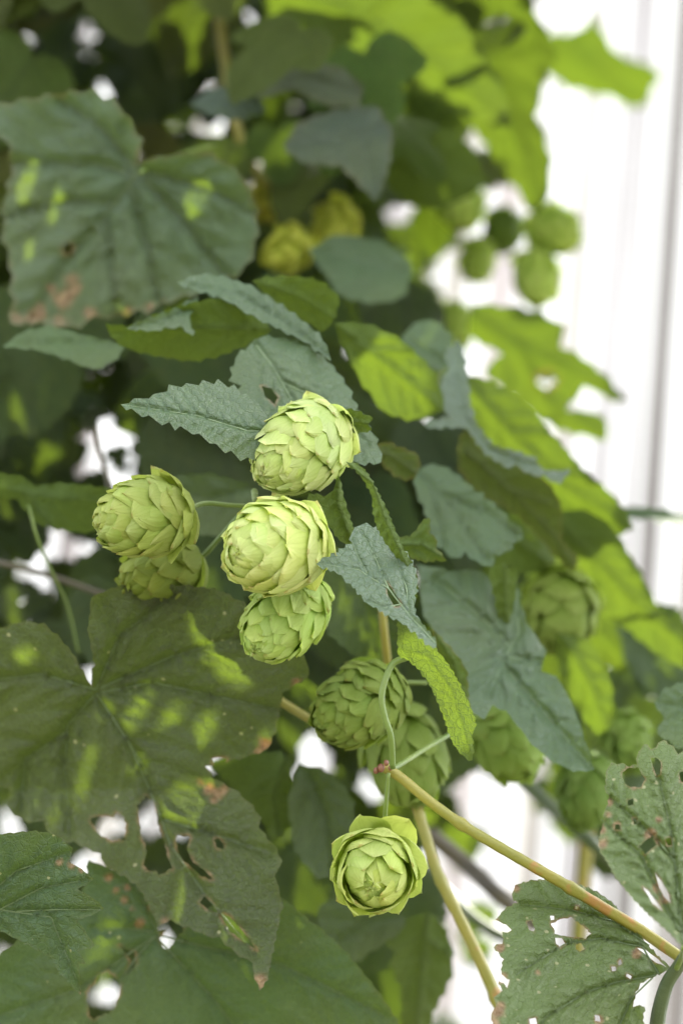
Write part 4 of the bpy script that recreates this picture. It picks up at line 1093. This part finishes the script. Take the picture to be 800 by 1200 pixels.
# the dense back of the plant: far too many leaves to tell apart
def deep_mass():
    rn = random.Random(31)
    V, T, DT, nb = [], [], [], 0
    def add(x, y, d, size):
        nonlocal nb
        ctr = np.array(P(x, y, d))
        fc = (rn.uniform(-.7, .7), rn.uniform(-.2, .8), rn.choice((1, 1, -1)))
        nz = (M3 @ Vector(fc)).normalized()
        down = M3 @ Vector((rn.uniform(-.8, .8), -1, rn.uniform(-.4, .4)))
        yv = (down - nz * down.dot(nz)).normalized(); xv = yv.cross(nz)
        k = rn.randrange(len(PROTO))
        m = Matrix((xv * size, yv * size, nz * size)).transposed().to_4x4()
        m.translation = Vector(ctr) - yv * size * .42
        pg = np.array([proj(m @ Vector((a, b, 0)))[:2] for a, b in POLY[k]])
        if inside(pg, GX, GY).any(): return
        me = PROTO[k]
        A = np.empty(len(me.vertices) * 3); me.vertices.foreach_get('co', A); A = A.reshape(-1, 3)
        W = A @ np.array(m.to_3x3()).T + np.array(m.translation)
        F = sun_cut(W, np.array([tuple(p.vertices) for p in me.polygons]))
        if not len(F): return
        V.append(W); T.append(F + nb); nb += len(W)
        DT.append(np.tile([0, 0, .05, -.2], (len(W), 1)))
    for i in range(1000):
        add(rn.uniform(-80, 470), rn.uniform(-80, 1280), rn.uniform(1.45, 1.85), rn.choice((.035, .045, .06, .08, .11)))
    for i in range(330):
        add(rn.uniform(330, 530), rn.uniform(-80, 480), rn.uniform(1.55, 1.85), rn.choice((.03, .035, .045, .06)))
    for i in range(260):
        add(rn.uniform(250, 520), rn.uniform(830, 1020), rn.uniform(1.3, 1.6), rn.choice((.018, .024, .03, .04)))
        add(rn.uniform(-40, 480), rn.uniform(-40, 480), rn.uniform(1.4, 1.8), rn.choice((.018, .024, .03)))
        add(rn.uniform(-40, 240), rn.uniform(470, 730), rn.uniform(1.3, 1.6), rn.choice((.014, .018, .024, .03)))
        add(rn.uniform(150, 560), rn.uniform(960, 1240), rn.uniform(1.35, 1.6), rn.choice((.025, .03, .04, .05)))
    for i in range(120):
        x, y = rn.uniform(470, 840), rn.uniform(480, 960)
        if y > 470 + (x - 540) * 1.15: add(x, y, rn.uniform(1.45, 1.7), rn.choice((.035, .045, .06)))
    o = mesh_obj('hop_foliage', np.concatenate(V), np.concatenate(T).tolist(), MAT_LEAF, data=np.concatenate(DT))
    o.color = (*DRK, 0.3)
    tag(o, 'dense blurred hop foliage at the back of the plant', 'foliage', kind='stuff')
deep_mass()

# ------------------------------------------------------------------ unseen leaves added overhead to shade the leaves below
def canopy():
    rn = random.Random(5)
    V, T, DT = [], [], []
    nb = 0
    placed = []
    for w in SHADE:
        t = 0.30
        while t < 1.6:
            q = w + Sn * t
            x, y, d = proj(q)
            if y < -150 or x > 1000: break
            t += 0.03
        t += rn.uniform(0.02, 0.10)
        q = w + Sn * t
        if any(np.linalg.norm(q - p) < 0.018 for p in placed): continue
        placed.append(q)
    # more unseen leaves added above and left, to keep sky light out
    for k in range(230):
        d = rn.uniform(1.2, 2.0)
        if k < 160: c = (rn.uniform(-.45, .06) , K * 600 * d + rn.uniform(.05, .30), -d)
        else: c = (-K * 400 * d - rn.uniform(.06, .25), rn.uniform(-.25, .4), -d)
        placed.append(np.array(MW @ Vector(c)))
    forced = []  # extra leaves added uncut, to keep the dim cone in shade
    for c, wd in DIM:
        t = 0.25
        while t < 1.6:
            x, y, d = proj(c + Sn * t)
            if y < -150 or x > 1000: break
            t += 0.03
        forced.append((c + Sn * t, wd * 1.5))
    for q, fs in [(q, None) for q in placed] + forced:
        me = PROTO[rn.randrange(len(PROTO))]
        A = np.empty(len(me.vertices) * 3); me.vertices.foreach_get('co', A); A = A.reshape(-1, 3)
        F = np.array([tuple(p.vertices) for p in me.polygons])
        s = fs or rn.uniform(.085, .11)
        nz = Vector((S.x + rn.uniform(-.35, .35), S.y + rn.uniform(-.35, .35), S.z + rn.uniform(-.2, .3))).normalized()
        dn = Vector((rn.uniform(-1, 1), rn.uniform(-1, .2), rn.uniform(-1, .2)))
        y = (dn - nz * dn.dot(nz)).normalized(); x = y.cross(nz)
        Mx = np.array([x, y, nz])
        W = (A - np.array([0, .40, 0])) @ Mx * s + q
        if not fs: F = sun_cut(W, F)
        if not len(F): continue
        V.append(W); T.append(F + nb); nb += len(W)
        DT.append(np.tile([0, 0, .1, -.25], (len(W), 1)))
    o = mesh_obj('hop_foliage', np.concatenate(V), np.concatenate(T).tolist(), MAT_LEAF, data=np.concatenate(DT))
    o.color = (*DRK, 0.3)
    tag(o, 'unseen hop leaves added above the picture to shade the plant', 'foliage', kind='stuff')
canopy()
# ================================================================== setting
def plain(name, col, rough=0.8, scale=3.0, var=0.3):
    t = NT(name)
    tex = t.n('TexCoord').outputs['Object']
    n1 = t.n('TexNoise', ins={'Vector': tex, 'Scale': scale, 'Detail': 6.0}).outputs[0]
    n2 = t.n('TexNoise', ins={'Vector': tex, 'Scale': scale * 14, 'Detail': 4.0}).outputs[0]
    v = t.math('MULTIPLY_ADD', n1, var * 2, t.math('MULTIPLY_ADD', n2, var, 1.0 - var * 1.5))
    base = t.mix(1.0, (*col, 1), t.n('CombineColor', ins={0: v, 1: v, 2: v}).outputs[0], 'MULTIPLY')
    bump = t.n('Bump', ins={'Strength': 0.4, 'Distance': 0.004, 'Height': n2}).outputs[0]
    pb = t.n('BsdfPrincipled', ins={'Base Color': base, 'Roughness': rough, 'Normal': bump})
    t.t.links.new(pb.outputs[0], t.out.inputs[0])
    return t.m
MAT_GROUND = plain('dry_ground', (0.075, 0.075, 0.045), 0.95, 1.2, 0.25)

def wood():
    t = NT('weathered_wood')
    tex = t.n('TexCoord').outputs['Object']
    mp = t.n('Mapping', ins={'Vector': tex, 'Scale': (60.0, 60.0, 2.2)}).outputs[0]
    n1 = t.n('TexNoise', ins={'Vector': mp, 'Scale': 1.0, 'Detail': 6.0, 'Roughness': 0.65}).outputs[0]
    oc = t.n('ObjectInfo').outputs['Color']
    base = t.ramp(n1, [(0.3, (0.25, 0.215, 0.20)), (0.55, (0.37, 0.335, 0.32)), (0.75, (0.50, 0.465, 0.45))])
    base = t.mix(1.0, base, oc, 'MULTIPLY')
    bump = t.n('Bump', ins={'Strength': 0.4, 'Distance': 0.002, 'Height': n1}).outputs[0]
    pb = t.n('BsdfPrincipled', ins={'Base Color': base, 'Roughness': 0.75, 'Normal': bump})
    t.t.links.new(pb.outputs[0], t.out.inputs[0])
    return t.m
MAT_WOOD = wood()

g = mesh_obj('ground', [(-300, -300, 0), (300, -300, 0), (300, 300, 0), (-300, 300, 0)], [(0, 1, 2, 3)], MAT_GROUND, smooth=False)
tag(g, 'dark bare soil with weeds', None, kind='structure')

def box_verts(w, dp, h):
    V = [(x, y, z) for z in (0, h) for (x, y) in ((-w / 2, -dp / 2), (w / 2, -dp / 2), (w / 2, dp / 2), (-w / 2, dp / 2))]
    F = [(0, 3, 2, 1), (4, 5, 6, 7), (0, 1, 5, 4), (1, 2, 6, 5), (2, 3, 7, 6), (3, 0, 4, 7)]
    return V, F

FY = 3.2
fence = empty('slat_fence', (0, FY, 0))
tag(fence, 'pale weathered wooden slat fence with bright gaps behind the hop plant', 'fence', kind='thing')
fr = random.Random(12)
def fence_x(px):
    """world x of the fence plane seen at photo column px, half-way up"""
    a = np.array(MW.translation); b = np.array(P(px, 600, 1.0)) - a
    return a[0] + b[0] * (FY - a[1]) / b[1]
PX = K * FY / math.cos(R(14))
slats = [(622, 12), (640, 22), (663, 18), (697, 26), (716, 10), (744, 16), (766, 34), (790, 16), (812, 16), (834, 30), (900, 30), (960, 44), (1030, 36), (1090, 40), (1160, 40)]
q = 596.0
while q > -420:
    w = fr.choice((16, 26, 34, 44))
    slats.append((q - w / 2, w))
    q -= w + fr.choice((18, 28, 38, 48))
for q, w in slats:
    V, F = box_verts(w * PX * 0.90, .014, 2.95 + fr.uniform(-.02, .02))
    o = mesh_obj('slat', V, F, MAT_WOOD, fence, loc=(fence_x(q), fr.uniform(-.003, .003), 0.03), smooth=False)
    c = fr.choice((.5, .65, .8, 1.0, 1.2))
    o.color = (c, c * fr.uniform(.96, 1.04), c * fr.uniform(.92, 1.1), 1)
    o.rotation_euler = (0, fr.uniform(-.010, .012), fr.uniform(-.08, .08))
for z in (0.42,):
    V, F = box_verts(3.9, .035, .06)
    mesh_obj('rail', V, F, MAT_WOOD, fence, loc=(0.15, .030, z), smooth=False)
for px in (-1.65, 1.95):
    V, F = box_verts(.08, .08, 2.88)
    mesh_obj('post', V, F, MAT_WOOD, fence, loc=(px, .09, 0), smooth=False)

MAT_WALL = plain('white_render', (0.90, 0.89, 0.88), 0.9, 1.5, 0.05)  # wall added behind the fence to tame the sky glare in its gaps
V, F = box_verts(9.0, .25, 4.6)
wl = mesh_obj('added_wall', V, F, MAT_WALL, loc=(0.4, 5.4, -0.02), smooth=False)
tag(wl, 'white wall added behind the slat fence to hold down the glare in its gaps', 'wall', kind='thing')

# ------------------------------------------------------------------ light
world = bpy.data.worlds.new('World')
scene.world = world
world.use_nodes = True
wt = world.node_tree
bg = wt.nodes['Background']
sky = wt.nodes.new('ShaderNodeTexSky')
sky.sky_type = 'NISHITA'
sky.sun_disc = False
sky.sun_elevation = R(SUN_EL)
sky.sun_rotation = R(SUN_AZ)
sky.air_density = 1.0
sky.dust_density = 2.0
sky.ozone_density = 1.0
hs = wt.nodes.new('ShaderNodeHueSaturation')      # sky desaturated so that its light is less blue
hs.inputs['Saturation'].default_value = 0.24
wt.links.new(sky.outputs[0], hs.inputs['Color'])
wt.links.new(hs.outputs[0], bg.inputs[0])
bg.inputs[1].default_value = 0.15
sl = bpy.data.lights.new('sun', 'SUN')
sl.energy = 4.5
sl.angle = R(0.53)
sl.color = (1.0, 0.95, 0.86)
so = bpy.data.objects.new('sun', sl)
so.rotation_euler = S.to_track_quat('Z', 'Y').to_euler()
so.location = S * 5
C.objects.link(so)

scene.render.engine = 'CYCLES'
scene.cycles.max_bounces = 10
scene.cycles.diffuse_bounces = 5
scene.cycles.transmission_bounces = 6
scene.cycles.use_denoising = True
scene.view_settings.view_transform = 'Standard'
scene.view_settings.look = 'None'
scene.view_settings.gamma = 1.0
scene.view_settings.use_curve_mapping = False
scene.view_settings.exposure = 2.8
